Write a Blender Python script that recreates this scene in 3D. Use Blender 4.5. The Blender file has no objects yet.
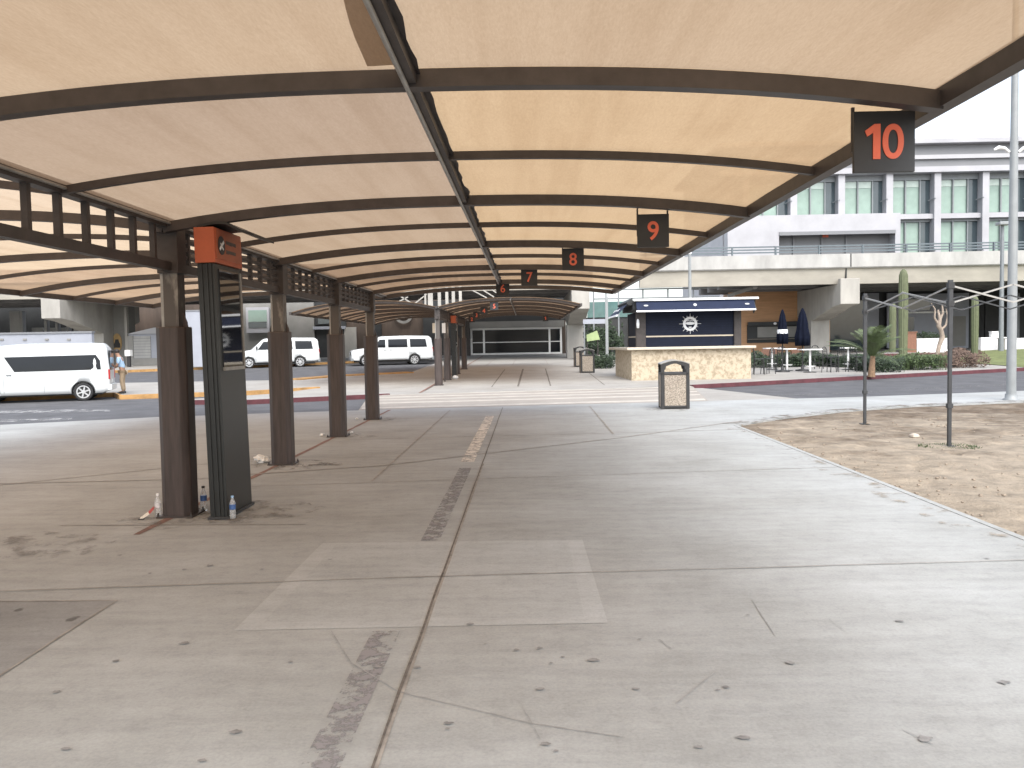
import bpy, bmesh, math, random
from math import radians as R, sin, cos, pi, sqrt, tan
from mathutils import Vector, Matrix, noise
random.seed(7)
sc = bpy.context.scene
C = sc.collection

# ------------------------------------------------------------------ camera
F, H = 828.0, 1.75
ROT = Matrix.Rotation(R(1.02), 3, 'Z') @ Matrix.Rotation(R(90-2.82), 3, 'X') @ Matrix.Rotation(R(-1.0), 3, 'Z')
cam = bpy.data.cameras.new('camera'); cam_o = bpy.data.objects.new('camera', cam); C.objects.link(cam_o)
cam.sensor_width = 36; cam.lens = 36*F/1024; cam.clip_start = .05; cam.clip_end = 3000
cam_o.matrix_world = Matrix.Translation((0, 0, H)) @ ROT.to_4x4()
sc.camera = cam_o

def ray(px, py): return ROT @ Vector(((px-512)/F, -(py-384)/F, -1))
def zg(y): return .015*min(max(0, y-32), 90)           # the ground rises gently beyond the road
def at(px, py, Y):                                     # point at depth Y seen at a pixel of the photo
    r = ray(px, py); t = Y/r.y
    return Vector((r.x*t, Y, H+r.z*t))
def gnd(px, py, dz=0):
    r = ray(px, py); lo, hi = 1, 400
    for _ in range(50):
        m = (lo+hi)/2
        if H+r.z*m > zg(r.y*m)+dz: lo = m
        else: hi = m
    return Vector((r.x*lo, r.y*lo, zg(r.y*lo)+dz))

# ------------------------------------------------------------------ materials
def nd(t, kind, **kw):
    n = t.nodes.new(kind)
    for k, v in kw.items():
        if k in n.inputs: n.inputs[k].default_value = v
        else: setattr(n, k, v)
    return n
def c4(c): return (c[0], c[1], c[2], 1)
def mat(name, col, rough=.6, metal=0, var=.12, scale=6, bump=0, bscale=60, col2=None, cov=.5, spec=.5, stretch=None):
    m = bpy.data.materials.new(name); m.use_nodes = True; t = m.node_tree
    b = t.nodes['Principled BSDF']; L = t.links.new
    b.inputs['Roughness'].default_value = rough; b.inputs['Metallic'].default_value = metal
    b.inputs['Specular IOR Level'].default_value = spec
    tc = nd(t, 'ShaderNodeTexCoord'); src = tc.outputs['Object']
    if stretch:
        mp = nd(t, 'ShaderNodeMapping'); mp.inputs['Scale'].default_value = stretch; L(src, mp.inputs['Vector']); src = mp.outputs['Vector']
    n = nd(t, 'ShaderNodeTexNoise', Scale=scale, Detail=6, Roughness=.62); L(src, n.inputs['Vector'])
    r = nd(t, 'ShaderNodeValToRGB')
    r.color_ramp.elements[0].position = .3; r.color_ramp.elements[1].position = .7
    if col2 is None:
        r.color_ramp.elements[0].color = c4([x*(1-var) for x in col]); r.color_ramp.elements[1].color = c4([min(1, x*(1+var)) for x in col])
    else:
        r.color_ramp.elements[0].position = cov-.08; r.color_ramp.elements[1].position = cov+.08
        r.color_ramp.elements[0].color = c4(col); r.color_ramp.elements[1].color = c4(col2)
    L(n.outputs['Fac'], r.inputs['Fac']); L(r.outputs['Color'], b.inputs['Base Color'])
    if bump:
        n2 = nd(t, 'ShaderNodeTexNoise', Scale=bscale, Detail=4); L(src, n2.inputs['Vector'])
        bp = nd(t, 'ShaderNodeBump', Strength=bump, Distance=.02); L(n2.outputs['Fac'], bp.inputs['Height']); L(bp.outputs['Normal'], b.inputs['Normal'])
    return m

def concrete(name, col, stain=.35, spots=True, bands=0.0):
    m = bpy.data.materials.new(name); m.use_nodes = True; t = m.node_tree; L = t.links.new
    b = t.nodes['Principled BSDF']; b.inputs['Roughness'].default_value = .82; b.inputs['Specular IOR Level'].default_value = .3
    tc = nd(t, 'ShaderNodeTexCoord'); src = tc.outputs['Object']
    def mul(a, fac_out, f):   # multiply colour a by ramp
        mx = nd(t, 'ShaderNodeMix', data_type='RGBA', blend_type='MULTIPLY'); mx.inputs[0].default_value = f
        L(a, mx.inputs[6]); L(fac_out, mx.inputs[7]); return mx.outputs[2]
    def ramp(o, p0, c0, p1, c1):
        r = nd(t, 'ShaderNodeValToRGB'); e = r.color_ramp.elements
        e[0].position = p0; e[1].position = p1; e[0].color = (c0, c0, c0, 1) if not isinstance(c0, tuple) else c4(c0); e[1].color = (c1, c1, c1, 1) if not isinstance(c1, tuple) else c4(c1)
        L(o, r.inputs['Fac']); return r.outputs['Color']
    base = nd(t, 'ShaderNodeRGB'); base.outputs[0].default_value = c4(col); o = base.outputs[0]
    n1 = nd(t, 'ShaderNodeTexNoise', Scale=.55, Detail=8, Roughness=.65); L(src, n1.inputs['Vector'])
    o = mul(o, ramp(n1.outputs['Fac'], .3, (1-stain, 1-stain*1.05, 1-stain*1.15), .68, 1.0), 1)
    mp = nd(t, 'ShaderNodeMapping'); mp.inputs['Scale'].default_value = (.6, 3.2, 1); L(src, mp.inputs['Vector'])
    n2 = nd(t, 'ShaderNodeTexNoise', Scale=1.7, Detail=9, Roughness=.7); L(mp.outputs['Vector'], n2.inputs['Vector'])
    o = mul(o, ramp(n2.outputs['Fac'], .32, .80, .62, 1.0), .8)
    n3 = nd(t, 'ShaderNodeTexNoise', Scale=55, Detail=5, Roughness=.7); L(src, n3.inputs['Vector'])
    o = mul(o, ramp(n3.outputs['Fac'], .3, .80, .6, 1.0), .75)
    n4 = nd(t, 'ShaderNodeTexNoise', Scale=9, Detail=6, Roughness=.75); L(src, n4.inputs['Vector'])
    o = mul(o, ramp(n4.outputs['Fac'], .34, .86, .52, 1.0), .8)
    if spots:
        # old chewing gum and drips: warped cells, only some of them darkened
        nw = nd(t, 'ShaderNodeTexNoise', Scale=9, Detail=3); L(src, nw.inputs['Vector'])
        wx = nd(t, 'ShaderNodeMix', data_type='VECTOR'); wx.inputs[0].default_value = .10
        L(src, wx.inputs[4]); L(nw.outputs['Color'], wx.inputs[5])
        for s, th, fr in ((2.3, .055, .80), (6.5, .07, .86)):
            v = nd(t, 'ShaderNodeTexVoronoi', Scale=s); L(wx.outputs[1], v.inputs['Vector'])
            cut = ramp(v.outputs['Distance'], th, 0.0, th+.035, 1.0)
            sep = nd(t, 'ShaderNodeSeparateColor'); L(v.outputs['Color'], sep.inputs[0])
            pick = ramp(sep.outputs[0], fr-.02, 1.0, fr, 0.0)
            mx = nd(t, 'ShaderNodeMix', data_type='RGBA', blend_type='LIGHTEN'); mx.inputs[0].default_value = 1
            L(cut, mx.inputs[6]); L(pick, mx.inputs[7])
            dk = ramp(mx.outputs[2], 0, (.42, .40, .39), 1, 1.0)
            o = mul(o, dk, .9)
    L(o, b.inputs['Base Color'])
    bp = nd(t, 'ShaderNodeBump', Strength=.25, Distance=.004); L(n3.outputs['Fac'], bp.inputs['Height']); L(bp.outputs['Normal'], b.inputs['Normal'])
    return m

OPEN = 1.75
def fabric(name, tcol, dcol, weave=.3):
    m = bpy.data.materials.new(name); m.use_nodes = True; t = m.node_tree; L = t.links.new
    t.nodes.remove(t.nodes['Principled BSDF']); out = t.nodes['Material Output']
    tc = nd(t, 'ShaderNodeTexCoord'); src = tc.outputs['Object']
    mp = nd(t, 'ShaderNodeMapping'); mp.inputs['Scale'].default_value = (5.5, .35, 1); L(src, mp.inputs['Vector'])
    n = nd(t, 'ShaderNodeTexNoise', Scale=.8, Detail=5, Roughness=.6); L(mp.outputs['Vector'], n.inputs['Vector'])
    r = nd(t, 'ShaderNodeValToRGB'); e = r.color_ramp.elements; e[0].position = .34; e[1].position = .56
    e[0].color = (.91, .89, .87, 1); e[1].color = (1, 1, 1, 1); L(n.outputs['Fac'], r.inputs['Fac'])
    n2 = nd(t, 'ShaderNodeTexNoise', Scale=1.1, Detail=6, Roughness=.6); L(src, n2.inputs['Vector'])
    r2 = nd(t, 'ShaderNodeValToRGB'); e = r2.color_ramp.elements; e[0].position = .3; e[1].position = .6
    e[0].color = (.95, .94, .93, 1); e[1].color = (1, 1, 1, 1); L(n2.outputs['Fac'], r2.inputs['Fac'])
    w = nd(t, 'ShaderNodeTexNoise', Scale=75, Detail=4, Roughness=.75)
    mp3 = nd(t, 'ShaderNodeMapping'); mp3.inputs['Scale'].default_value = (1, .22, 1); L(src, mp3.inputs['Vector']); L(mp3.outputs['Vector'], w.inputs['Vector'])
    r3 = nd(t, 'ShaderNodeValToRGB'); e = r3.color_ramp.elements; e[0].position = .25; e[1].position = .7
    e[0].color = (.84, .82, .80, 1); e[1].color = (1, 1, 1, 1); L(w.outputs['Fac'], r3.inputs['Fac'])
    def mul(a, b):
        mx = nd(t, 'ShaderNodeMix', data_type='RGBA', blend_type='MULTIPLY'); mx.inputs[0].default_value = 1
        if hasattr(a, 'links'): L(a, mx.inputs[6])
        else: mx.inputs[6].default_value = c4(a)
        L(b, mx.inputs[7]); return mx.outputs[2]
    k = mul(mul(r.outputs['Color'], r2.outputs['Color']), r3.outputs['Color'])
    tr = nd(t, 'ShaderNodeBsdfTranslucent'); L(mul(tcol, k), tr.inputs['Color'])
    df = nd(t, 'ShaderNodeBsdfDiffuse'); L(mul(dcol, k), df.inputs['Color'])
    ad = nd(t, 'ShaderNodeMixShader'); ad.inputs[0].default_value = .45
    L(tr.outputs[0], ad.inputs[1]); L(df.outputs[0], ad.inputs[2]); op = nd(t, 'ShaderNodeBsdfTransparent'); L(mul([min(1, x*OPEN) for x in tcol], k), op.inputs['Color'])   # light straight through the open weave
    mo = nd(t, 'ShaderNodeMixShader'); mo.inputs[0].default_value = weave
    L(ad.outputs[0], mo.inputs[1]); L(op.outputs[0], mo.inputs[2]); L(mo.outputs[0], out.inputs['Surface'])
    return m

def worn(name, col, lo=.46, hi=.56, scale=9):           # flaking paint on concrete: bare where the paint has gone
    m = bpy.data.materials.new(name); m.use_nodes = True; t = m.node_tree; L = t.links.new
    b = t.nodes['Principled BSDF']; b.inputs['Base Color'].default_value = c4(col); b.inputs['Roughness'].default_value = .85
    out = t.nodes['Material Output']; tc = nd(t, 'ShaderNodeTexCoord')
    n = nd(t, 'ShaderNodeTexNoise', Scale=scale, Detail=8, Roughness=.7); L(tc.outputs['Object'], n.inputs['Vector'])
    r = nd(t, 'ShaderNodeValToRGB'); e = r.color_ramp.elements; e[0].position = lo; e[1].position = hi; L(n.outputs['Fac'], r.inputs['Fac'])
    tp = nd(t, 'ShaderNodeBsdfTransparent'); mx = nd(t, 'ShaderNodeMixShader')
    L(r.outputs['Color'], mx.inputs[0]); L(tp.outputs[0], mx.inputs[1]); L(b.outputs[0], mx.inputs[2]); L(mx.outputs[0], out.inputs['Surface'])
    return m

def glass(name, col, rough=.05, spec=.6, var=.1):
    return mat(name, col, rough, 0, var, 1.2, spec=spec)

M = dict(
    pave=concrete('pale concrete', (.43, .443, .44), .26, False),
    pave_far=concrete('dusty concrete', (.40, .385, .36), .22, False),
    patch=concrete('newer concrete', (.45, .466, .466), .18, False),
    patch_rim=concrete('patch border concrete', (.475, .49, .49), .16, False),
    patch_dark=concrete('dark concrete', (.33, .335, .335), .22),
    cross=concrete('crossing concrete', (.40, .365, .325), .18, False),
    cross_line=mat('faded cream paint', (.46, .42, .37), .8, 0, .2, 3),
    joint=mat('joint dirt', (.13, .115, .10), .9, 0, .5, 12),
    joint_soft=mat('faint joint', (.28, .26, .235), .9, 0, .35, 7),
    crack=mat('hairline crack', (.30, .295, .285), .9, 0, .3, 9),
    joint_red=mat('red joint filler', (.20, .115, .09), .85, 0, .4, 5),
    stain=worn('worn dark paint', (.235, .225, .23)),
    scuff=worn('scuff marks', (.25, .245, .24), .50, .62, 14),
    palepaint=worn('worn pale paint', (.62, .58, .52), .40, .52, 7),
    asphalt=mat('asphalt', (.085, .085, .09), .85, 0, .25, 1.2, .3, 90),
    ground=mat('dry ground', (.25, .22, .18), .95, 0, .3, .4),
    white_line=worn('road paint', (.30, .30, .30), .42, .60, 3),
    kerb_red=mat('red kerb paint', (.095, .028, .035), .8, 0, .3, 3),
    kerb_yellow=mat('yellow kerb paint', (.36, .205, .075), .8, 0, .3, 3),
    steel=mat('dark brown steel', (.052, .044, .041), .5, 0, .22, 8, spec=.4),
    steel_brown=mat('brown sleeve steel', (.049, .036, .032), .5, 0, .42, 4, spec=.5, stretch=(5, 5, .4)),
    steel_worn=mat('worn post paint', (.075, .065, .058), .55, 0, .2, 6, col2=(.27, .25, .22), cov=.64, stretch=(1, 1, .35)),
    steel_light=mat('galvanised steel', (.30, .29, .27), .45, .4, .2, 6),
    fab=fabric('beige shade cloth', (.41, .292, .186), (.52, .395, .275), .28),
    fab_warm=fabric('amber shade cloth', (.485, .342, .205), (.55, .42, .28), .09),
    fab_dull=fabric('weathered shade cloth', (.315, .222, .15), (.45, .335, .24), .38),
    fab_wing=fabric('thin beige shade cloth', (.52, .385, .27), (.48, .37, .27), .40),
    fab_double=fabric('doubled shade cloth', (.30, .245, .195), (.34, .28, .23), .1),
    sign=mat('black sign board', (.018, .019, .021), .45, 0, .2, 5),
    orange_txt=mat('orange number', (.74, .145, .075), .5, 0, .06, 6),
    orange=mat('orange sign box', (.40, .095, .04), .55, 0, .12, 4),
    orange_dim=mat('orange panel', (.34, .085, .035), .4, 0, .15, 4),
    totem=mat('dark totem metal', (.015, .017, .017), .38, .0, .2, 4, spec=.5),
    pane=glass('display glass', (.012, .013, .016), .03, .9),
    white=mat('white paint', (.78, .78, .77), .4, 0, .04, 3),
    car_white=mat('white car paint', (.56, .58, .58), .22, 0, .02, 3, spec=.6),
    tint=glass('tinted window', (.010, .012, .015), .10, .22),
    rubber=mat('tyre rubber', (.022, .022, .023), .8, 0, .2, 8),
    rim=mat('silver rim', (.50, .51, .52), .35, .5, .1, 8),
    blackp=mat('black plastic', (.025, .025, .026), .5, 0, .2, 8),
    red_lamp=mat('red lamp', (.35, .02, .02), .2, 0, .1, 8),
    clear_lamp=mat('clear lamp', (.6, .6, .58), .15, 0, .1, 8),
    plate=mat('number plate', (.6, .6, .58), .4, 0, .05, 5),
    conc=mat('bridge concrete', (.36, .345, .315), .8, 0, .2, .8, .2, 20, stretch=(1, 1, .4)),
    conc_pale=mat('parapet concrete', (.37, .365, .35), .8, 0, .2, .9, .2, 20, stretch=(1, 1, .35)),
    conc_cream=mat('girder concrete', (.37, .345, .295), .8, 0, .18, .7, .2, 20, stretch=(.5, 1, 1.2)),
    conc_shade=mat('shaded soffit concrete', (.16, .155, .15), .9, 0, .2, .8),  # darker bridge concrete, the shade below the deck is put into its colour
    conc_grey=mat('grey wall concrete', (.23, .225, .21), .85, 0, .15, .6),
    rail=mat('rail steel', (.12, .145, .16), .5, .3, .1, 5),
    bldg=mat('white cladding', (.38, .38, .40), .6, 0, .1, .5),
    bldg_grey=mat('grey roof band', (.19, .195, .205), .6, 0, .06, .6),
    bldg_line=mat('pale band', (.40, .40, .415), .6, 0, .05, .6),
    blue_grey=mat('blue grey wall', (.31, .325, .365), .7, 0, .08, .7),
    win_green=glass('green tinted glass', (.25, .34, .295), .10, .4, .09),
    win_pale=glass('pale blind glass', (.42, .50, .455), .25, .4, .12),
    win_dark=glass('dark glass', (.055, .075, .085), .06, .6),
    frame=mat('window frame metal', (.20, .215, .225), .5, .2, .1, 4),
    teal=glass('teal glazing', (.09, .17, .165), .12, .5, .2),
    dark=mat('black parts and deep shade', (.030, .032, .033), .7, 0, .25, .8),  # black parts; under the overpass this near-black also stands in for shade
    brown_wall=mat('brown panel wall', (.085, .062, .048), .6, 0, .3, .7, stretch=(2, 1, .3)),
    wood=mat('honey wood cladding', (.43, .235, .115), .55, 0, .16, 1.5, stretch=(.4, 1, 5)),
    navy=mat('navy shutter', (.008, .012, .026), .6, 0, .15, 4, spec=.2),
    navy_lite=mat('navy valance', (.011, .018, .045), .65, 0, .15, 4, spec=.2),
    chalk=mat('white lettering', (.74, .75, .76), .5, 0, .03, 4),
    counter=mat('stone counter', (.30, .245, .17), .85, 0, .1, 7, .6, 30, col2=(.46, .39, .29), cov=.46),
    counter_top=mat('cream counter top', (.50, .44, .35), .6, 0, .08, 4),
    bin_pebble=mat('pebble aggregate', (.18, .15, .12), .85, 0, .1, 45, .6, 60, col2=(.42, .37, .31), cov=.5),
    sand=mat('sand', (.265, .22, .165), .95, 0, .34, 3.2, 1.0, 28),
    lawn=mat('dry lawn', (.13, .15, .055), .95, 0, .35, 2, .5, 30),
    leaf=mat('leaf green', (.055, .085, .028), .6, 0, .35, 3),
    leaf_dark=mat('dark leaf', (.028, .046, .022), .6, 0, .35, 3),
    leaf_brown=mat('brown leaf', (.115, .075, .055), .7, 0, .35, 3),
    palm=mat('palm frond', (.085, .115, .05), .5, 0, .3, 4),
    cactus=mat('cactus skin', (.105, .12, .062), .65, 0, .18, 5, .3, 40),
    bark=mat('palm bark', (.22, .14, .085), .9, 0, .3, 9, .5, 25),
    pale_bark=mat('pale bare bark', (.29, .235, .19), .8, 0, .25, 6, .4, 25),
    brick=mat('red brick', (.20, .10, .065), .85, 0, .25, 12),
    tentbar=mat('aluminium bar', (.34, .33, .31), .4, .3, .1, 8),
    tentpost=mat('charcoal tent post', (.045, .047, .05), .45, .2, .2, 8),
    pole=mat('grey lamp pole', (.26, .275, .28), .5, .1, .1, 3),
    clearpet=None,
    label_blue=mat('blue bottle label', (.06, .13, .33), .4, 0, .2, 30),
    label_white=mat('pale bottle label', (.6, .6, .62), .4, 0, .3, 30),
    cap_blue=mat('blue cap', (.25, .42, .62), .4, 0, .1, 20),
    carton=mat('white carton', (.72, .66, .56), .6, 0, .2, 20),
    carton_red=mat('red carton', (.42, .07, .06), .5, 0, .2, 20),
    sole=mat('dark edge', (.03, .03, .03), .6, 0, .2, 20),
    grime=worn('ground-in grime', (.19, .175, .16), .50, .74, 3.5),
    spill=worn('spilled sand', (.30, .25, .19), .55, .72, 3), spill_dark=worn('dark soil', (.17, .135, .10), .48, .66, 2.5), rock_dull=mat('dull pebble', (.26, .21, .16), .9, 0, .3, 20),
    bag=mat('white plastic bag', (.7, .71, .70), .35, 0, .1, 15),
    skin=mat('skin', (.30, .17, .11), .5, 0, .08, 8),
    shirt=mat('light blue shirt', (.33, .47, .62), .8, 0, .1, 8),
    khaki=mat('khaki trousers', (.33, .25, .165), .85, 0, .12, 8),
    hair=mat('dark hair', (.018, .014, .012), .6, 0, .2, 20),
    navy_cloth=mat('navy umbrella cloth', (.006, .008, .017), .9, 0, .3, 6, spec=.1),
    wicker=mat('reddish wicker', (.15, .075, .05), .7, 0, .25, 20),
    lime=mat('lime banner', (.27, .34, .16), .6, 0, .2, 1.5),
    emblem_gold=mat('ochre plaque', (.40, .26, .11), .6, 0, .15, 6),
    rock=mat('pale stone', (.46, .40, .33), .9, 0, .15, 9),
)
def pet():
    m = bpy.data.materials.new('clear plastic'); m.use_nodes = True; b = m.node_tree.nodes['Principled BSDF']
    b.inputs['Base Color'].default_value = (.93, .95, .96, 1); b.inputs['Roughness'].default_value = .12
    b.inputs['Transmission Weight'].default_value = .75; b.inputs['IOR'].default_value = 1.2
    return m
M['clearpet'] = pet()

# ------------------------------------------------------------------ mesh builder
class MB:
    def __init__(s): s.v = []; s.f = []; s.sm = []
    def add(s, vs, fs, smooth=False):
        o = len(s.v); s.v += [Vector(v) for v in vs]
        for f in fs: s.f.append([i+o for i in f]); s.sm.append(smooth)
        return s
    def box(s, a, b, rz=0, c=None):                     # two corners; optional rotation about Z through c
        x0, y0, z0 = a; x1, y1, z1 = b
        vs = [Vector(p) for p in ((x0,y0,z0),(x1,y0,z0),(x1,y1,z0),(x0,y1,z0),(x0,y0,z1),(x1,y0,z1),(x1,y1,z1),(x0,y1,z1))]
        if rz:
            c = Vector(c or ((x0+x1)/2, (y0+y1)/2, 0)); m = Matrix.Rotation(rz, 3, 'Z'); vs = [m @ (v-c)+c for v in vs]
        return s.add(vs, [(0,3,2,1),(4,5,6,7),(0,1,5,4),(1,2,6,5),(2,3,7,6),(3,0,4,7)])
    def cbox(s, c, d, rz=0): 
        c = Vector(c); d = Vector(d)/2; return s.box(c-d, c+d, rz, c)
    def bar(s, a, b, w, h, up=(0,0,1)):                 # rectangular bar between points
        a = Vector(a); b = Vector(b); d = (b-a).normalized(); up = Vector(up)
        if abs(d.dot(up)) > .98: up = Vector((0, 1, 0))
        x = d.cross(up).normalized(); z = x.cross(d)
        vs = [p+x*i*w/2+z*j*h/2 for p in (a, b) for i, j in ((-1,-1),(1,-1),(1,1),(-1,1))]
        return s.add(vs, [(0,1,2,3),(7,6,5,4),(0,4,5,1),(1,5,6,2),(2,6,7,3),(3,7,4,0)])
    def tube(s, pts, r, n=10, cap=True, smooth=True):
        pts = [Vector(p) for p in pts]; rs = r if isinstance(r, (list, tuple)) else [r]*len(pts)
        vs, fs = [], []; ref = None
        for i, p in enumerate(pts):
            d = (pts[min(i+1, len(pts)-1)]-pts[max(i-1, 0)]).normalized()
            if ref is None: ref = Vector((0,0,1)) if abs(d.z) < .9 else Vector((1,0,0))
            x = d.cross(ref).normalized(); y = d.cross(x); ref = -y if False else x.cross(d)
            vs += [p+(x*cos(2*pi*k/n)+y*sin(2*pi*k/n))*rs[i] for k in range(n)]
        for i in range(len(pts)-1):
            for k in range(n):
                fs.append((i*n+k, i*n+(k+1) % n, (i+1)*n+(k+1) % n, (i+1)*n+k))
        s.add(vs, fs, smooth)
        if cap: s.add([vs[k] for k in range(n)][::-1], [tuple(range(n))]); s.add(vs[-n:], [tuple(range(n))])
        return s
    def sweep(s, pts, w, h, up=(0,1,0)):                # rectangular section swept along a curve; w along 'up', h across
        pts = [Vector(p) for p in pts]; up = Vector(up); vs, fs = [], []
        for i, p in enumerate(pts):
            d = (pts[min(i+1, len(pts)-1)]-pts[max(i-1, 0)]).normalized(); z = up.cross(d).normalized()
            if z.z < 0: z = -z
            vs += [p+up*i_*w/2+z*j*h/2 for i_, j in ((-1,-1),(1,-1),(1,1),(-1,1))]
        for i in range(len(pts)-1):
            for k in range(4): fs.append((i*4+k, i*4+(k+1) % 4, (i+1)*4+(k+1) % 4, (i+1)*4+k))
        n = len(pts); fs += [(3,2,1,0), (n*4-4, n*4-3, n*4-2, n*4-1)]
        return s.add(vs, fs)
    def lathe(s, prof, c=(0,0,0), n=20, smooth=True, rib=0, ribn=0):
        c = Vector(c); vs, fs = [], []
        for r, z in prof:
            for k in range(n):
                a = 2*pi*k/n; rr = r*(1+rib*cos(ribn*a)) if rib else r
                vs.append(c+Vector((rr*cos(a), rr*sin(a), z)))
        for i in range(len(prof)-1):
            for k in range(n): fs.append((i*n+k, i*n+(k+1) % n, (i+1)*n+(k+1) % n, (i+1)*n+k))
        s.add(vs, fs, smooth)
        s.add(vs[:n][::-1], [tuple(range(n))]); s.add(vs[-n:], [tuple(range(n))]); return s
    def prism(s, poly, axis, a, b):                     # outline extruded along axis ('x','y','z') from a to b
        def P(u, v, w): return {'x': (w, u, v), 'y': (u, w, v), 'z': (u, v, w)}[axis]
        n = len(poly); vs = [P(u, v, a) for u, v in poly]+[P(u, v, b) for u, v in poly]
        s.add(vs, [tuple(range(n))[::-1], tuple(range(n, 2*n))]+[(i, (i+1) % n, (i+1) % n+n, i+n) for i in range(n)]); return s
    def disc(s, c, r, axis='y', t=.01, n=28, sx=1, sz=1):
        return s.prism([(c[{'x':1,'y':0,'z':0}[axis]]+r*sx*cos(2*pi*k/n), c[{'x':2,'y':2,'z':1}[axis]]+r*sz*sin(2*pi*k/n)) for k in range(n)], axis, c[{'x':0,'y':1,'z':2}[axis]]-t/2, c[{'x':0,'y':1,'z':2}[axis]]+t/2)
    def ring(s, c, r0, r1, axis='y', t=.01, n=32):
        a = []
        for k in range(n):
            th = 2*pi*k/n
            for r in (r0, r1):
                for w in (-t/2, t/2):
                    u, v = r*cos(th), r*sin(th)
                    a.append(Vector(c)+Vector({'x': (w, u, v), 'y': (u, w, v), 'z': (u, v, w)}[axis]))
        fs = []
        for k in range(n):
            i, j = 4*k, 4*((k+1) % n)
            fs += [(i, i+2, j+2, j), (i+1, j+1, j+3, i+3), (i, j, j+1, i+1), (i+2, i+3, j+3, j+2)]
        return s.add(a, fs)
    def build(s, name, m, parent=None, world=True, bevel=0, fixn=True, off=None):
        me = bpy.data.meshes.new(name)
        sh = Vector((0,0,0))
        if parent is not None and world:
            r = parent
            while r.parent: r = r.parent
            sh = r.location
        if off is not None: sh = Vector(off)
        me.from_pydata([v-sh for v in s.v], [], s.f); me.polygons.foreach_set('use_smooth', s.sm)
        if fixn:
            bm = bmesh.new(); bm.from_mesh(me); bmesh.ops.recalc_face_normals(bm, faces=bm.faces[:]); bm.to_mesh(me); bm.free()
        me.materials.append(m if not isinstance(m, str) else M[m])
        o = bpy.data.objects.new(name, me); C.objects.link(o)
        if parent is not None: o.parent = parent
        elif off is not None: o.location = sh
        if bevel:
            b = o.modifiers.new('bevel', 'BEVEL'); b.width = bevel; b.segments = 2; b.limit_method = 'ANGLE'; b.angle_limit = R(40)
        return o

def tag(o, label=None, cat=None, group=None, kind=None):
    for k, v in (('label', label), ('category', cat), ('group', group), ('kind', kind)):
        if v: o[k] = v
    return o
def thing(name, label, cat, loc=(0,0,0), rz=0, group=None):
    o = bpy.data.objects.new(name, None); o.empty_display_size = .2; C.objects.link(o)
    o.location = loc; o.rotation_euler = (0, 0, rz); return tag(o, label, cat, group)
def copy_tree(o, parent=None):
    c = o.copy(); C.objects.link(c)
    if parent: c.parent = parent
    for ch in [x for x in C.objects if x.parent == o]: copy_tree(ch, c)
    return c
def dup(o, loc, rz, label, scale=None):
    c = copy_tree(o); c.location = loc; c.rotation_euler = (0, 0, rz); c['label'] = label
    if scale: c.scale = scale
    return c
def text_mesh(body, size, depth, name, m, parent, loc, rot, bold=.0, world=True, align='CENTER', sx=1):
    cu = bpy.data.curves.new('t', 'FONT'); cu.body = body; cu.size = size; cu.extrude = depth; cu.offset = bold
    cu.align_x = align; cu.align_y = 'CENTER'
    o = bpy.data.objects.new('t', cu); C.objects.link(o); dg = bpy.context.evaluated_depsgraph_get()
    me = bpy.data.meshes.new_from_object(o.evaluated_get(dg)); bpy.data.objects.remove(o)
    me.name = name; me.materials.clear(); me.materials.append(M[m])
    mx = Matrix.Translation(loc) @ rot.to_4x4() @ Matrix.Diagonal((sx, 1, 1, 1))
    if parent and world:
        r = parent
        while r.parent: r = r.parent
        mx = Matrix.Translation(-r.location) @ mx
    me.transform(mx)
    o = bpy.data.objects.new(name, me); C.objects.link(o); o.parent = parent
    return o
FACE = Matrix.Rotation(R(90), 3, 'X')                    # text standing up, read from -Y

# ------------------------------------------------------------------ the ground
def sheet(name, poly, dz, m, thick=0, kind='structure'):
    bm = bmesh.new(); vs = [bm.verts.new((p[0], p[1], 0)) for p in poly]; f = bm.faces.new(vs)
    if f.normal.z < 0 or True:
        bm.normal_update()
        if f.normal.z < 0: f.normal_flip()
    for cut in (32, 122):
        bmesh.ops.bisect_plane(bm, geom=bm.verts[:]+bm.edges[:]+bm.faces[:], plane_co=(0, cut, 0), plane_no=(0, 1, 0))
    bmesh.ops.triangulate(bm, faces=bm.faces[:])
    for v in bm.verts: v.co.z = zg(v.co.y)+dz
    if thick:
        g = bmesh.ops.extrude_face_region(bm, geom=bm.faces[:]); 
        for e in g['geom']:
            if isinstance(e, bmesh.types.BMVert): e.co.z -= 0
        # extruded copy becomes the top: lower the originals
        top = set(e for e in g['geom'] if isinstance(e, bmesh.types.BMVert))
        for v in bm.verts:
            if v not in top: v.co.z -= thick
        bmesh.ops.recalc_face_normals(bm, faces=bm.faces[:])
    me = bpy.data.meshes.new(name); bm.to_mesh(me); bm.free(); me.materials.append(M[m])
    o = bpy.data.objects.new(name, me); C.objects.link(o); return tag(o, kind=kind)
def kerb(pts, m, w=.16, h=.13, name='kerb', base=-.11):
    b = MB(); pts = [Vector((p[0], p[1], 0)) for p in pts]
    L_, R_ = [], []
    for i, p in enumerate(pts):
        d = (pts[min(i+1, len(pts)-1)]-pts[max(i-1, 0)]).normalized(); n = Vector((-d.y, d.x, 0))*w/2
        L_.append(p+n); R_.append(p-n)
    vs = []
    for l, r in zip(L_, R_):
        for q, z in ((r, base), (r, base+h), (l, base+h), (l, base)): vs.append((q.x, q.y, zg(q.y)+z))
    fs = []
    for i in range(len(pts)-1):
        for k in range(4): fs.append((4*i+k, 4*i+(k+1) % 4, 4*i+4+(k+1) % 4, 4*i+4+k))
    n = len(pts)*4; fs += [(0,1,2,3), (n-1, n-2, n-3, n-4)]
    b.add(vs, fs)
    return tag(b.build(name, m), kind='structure')

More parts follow.
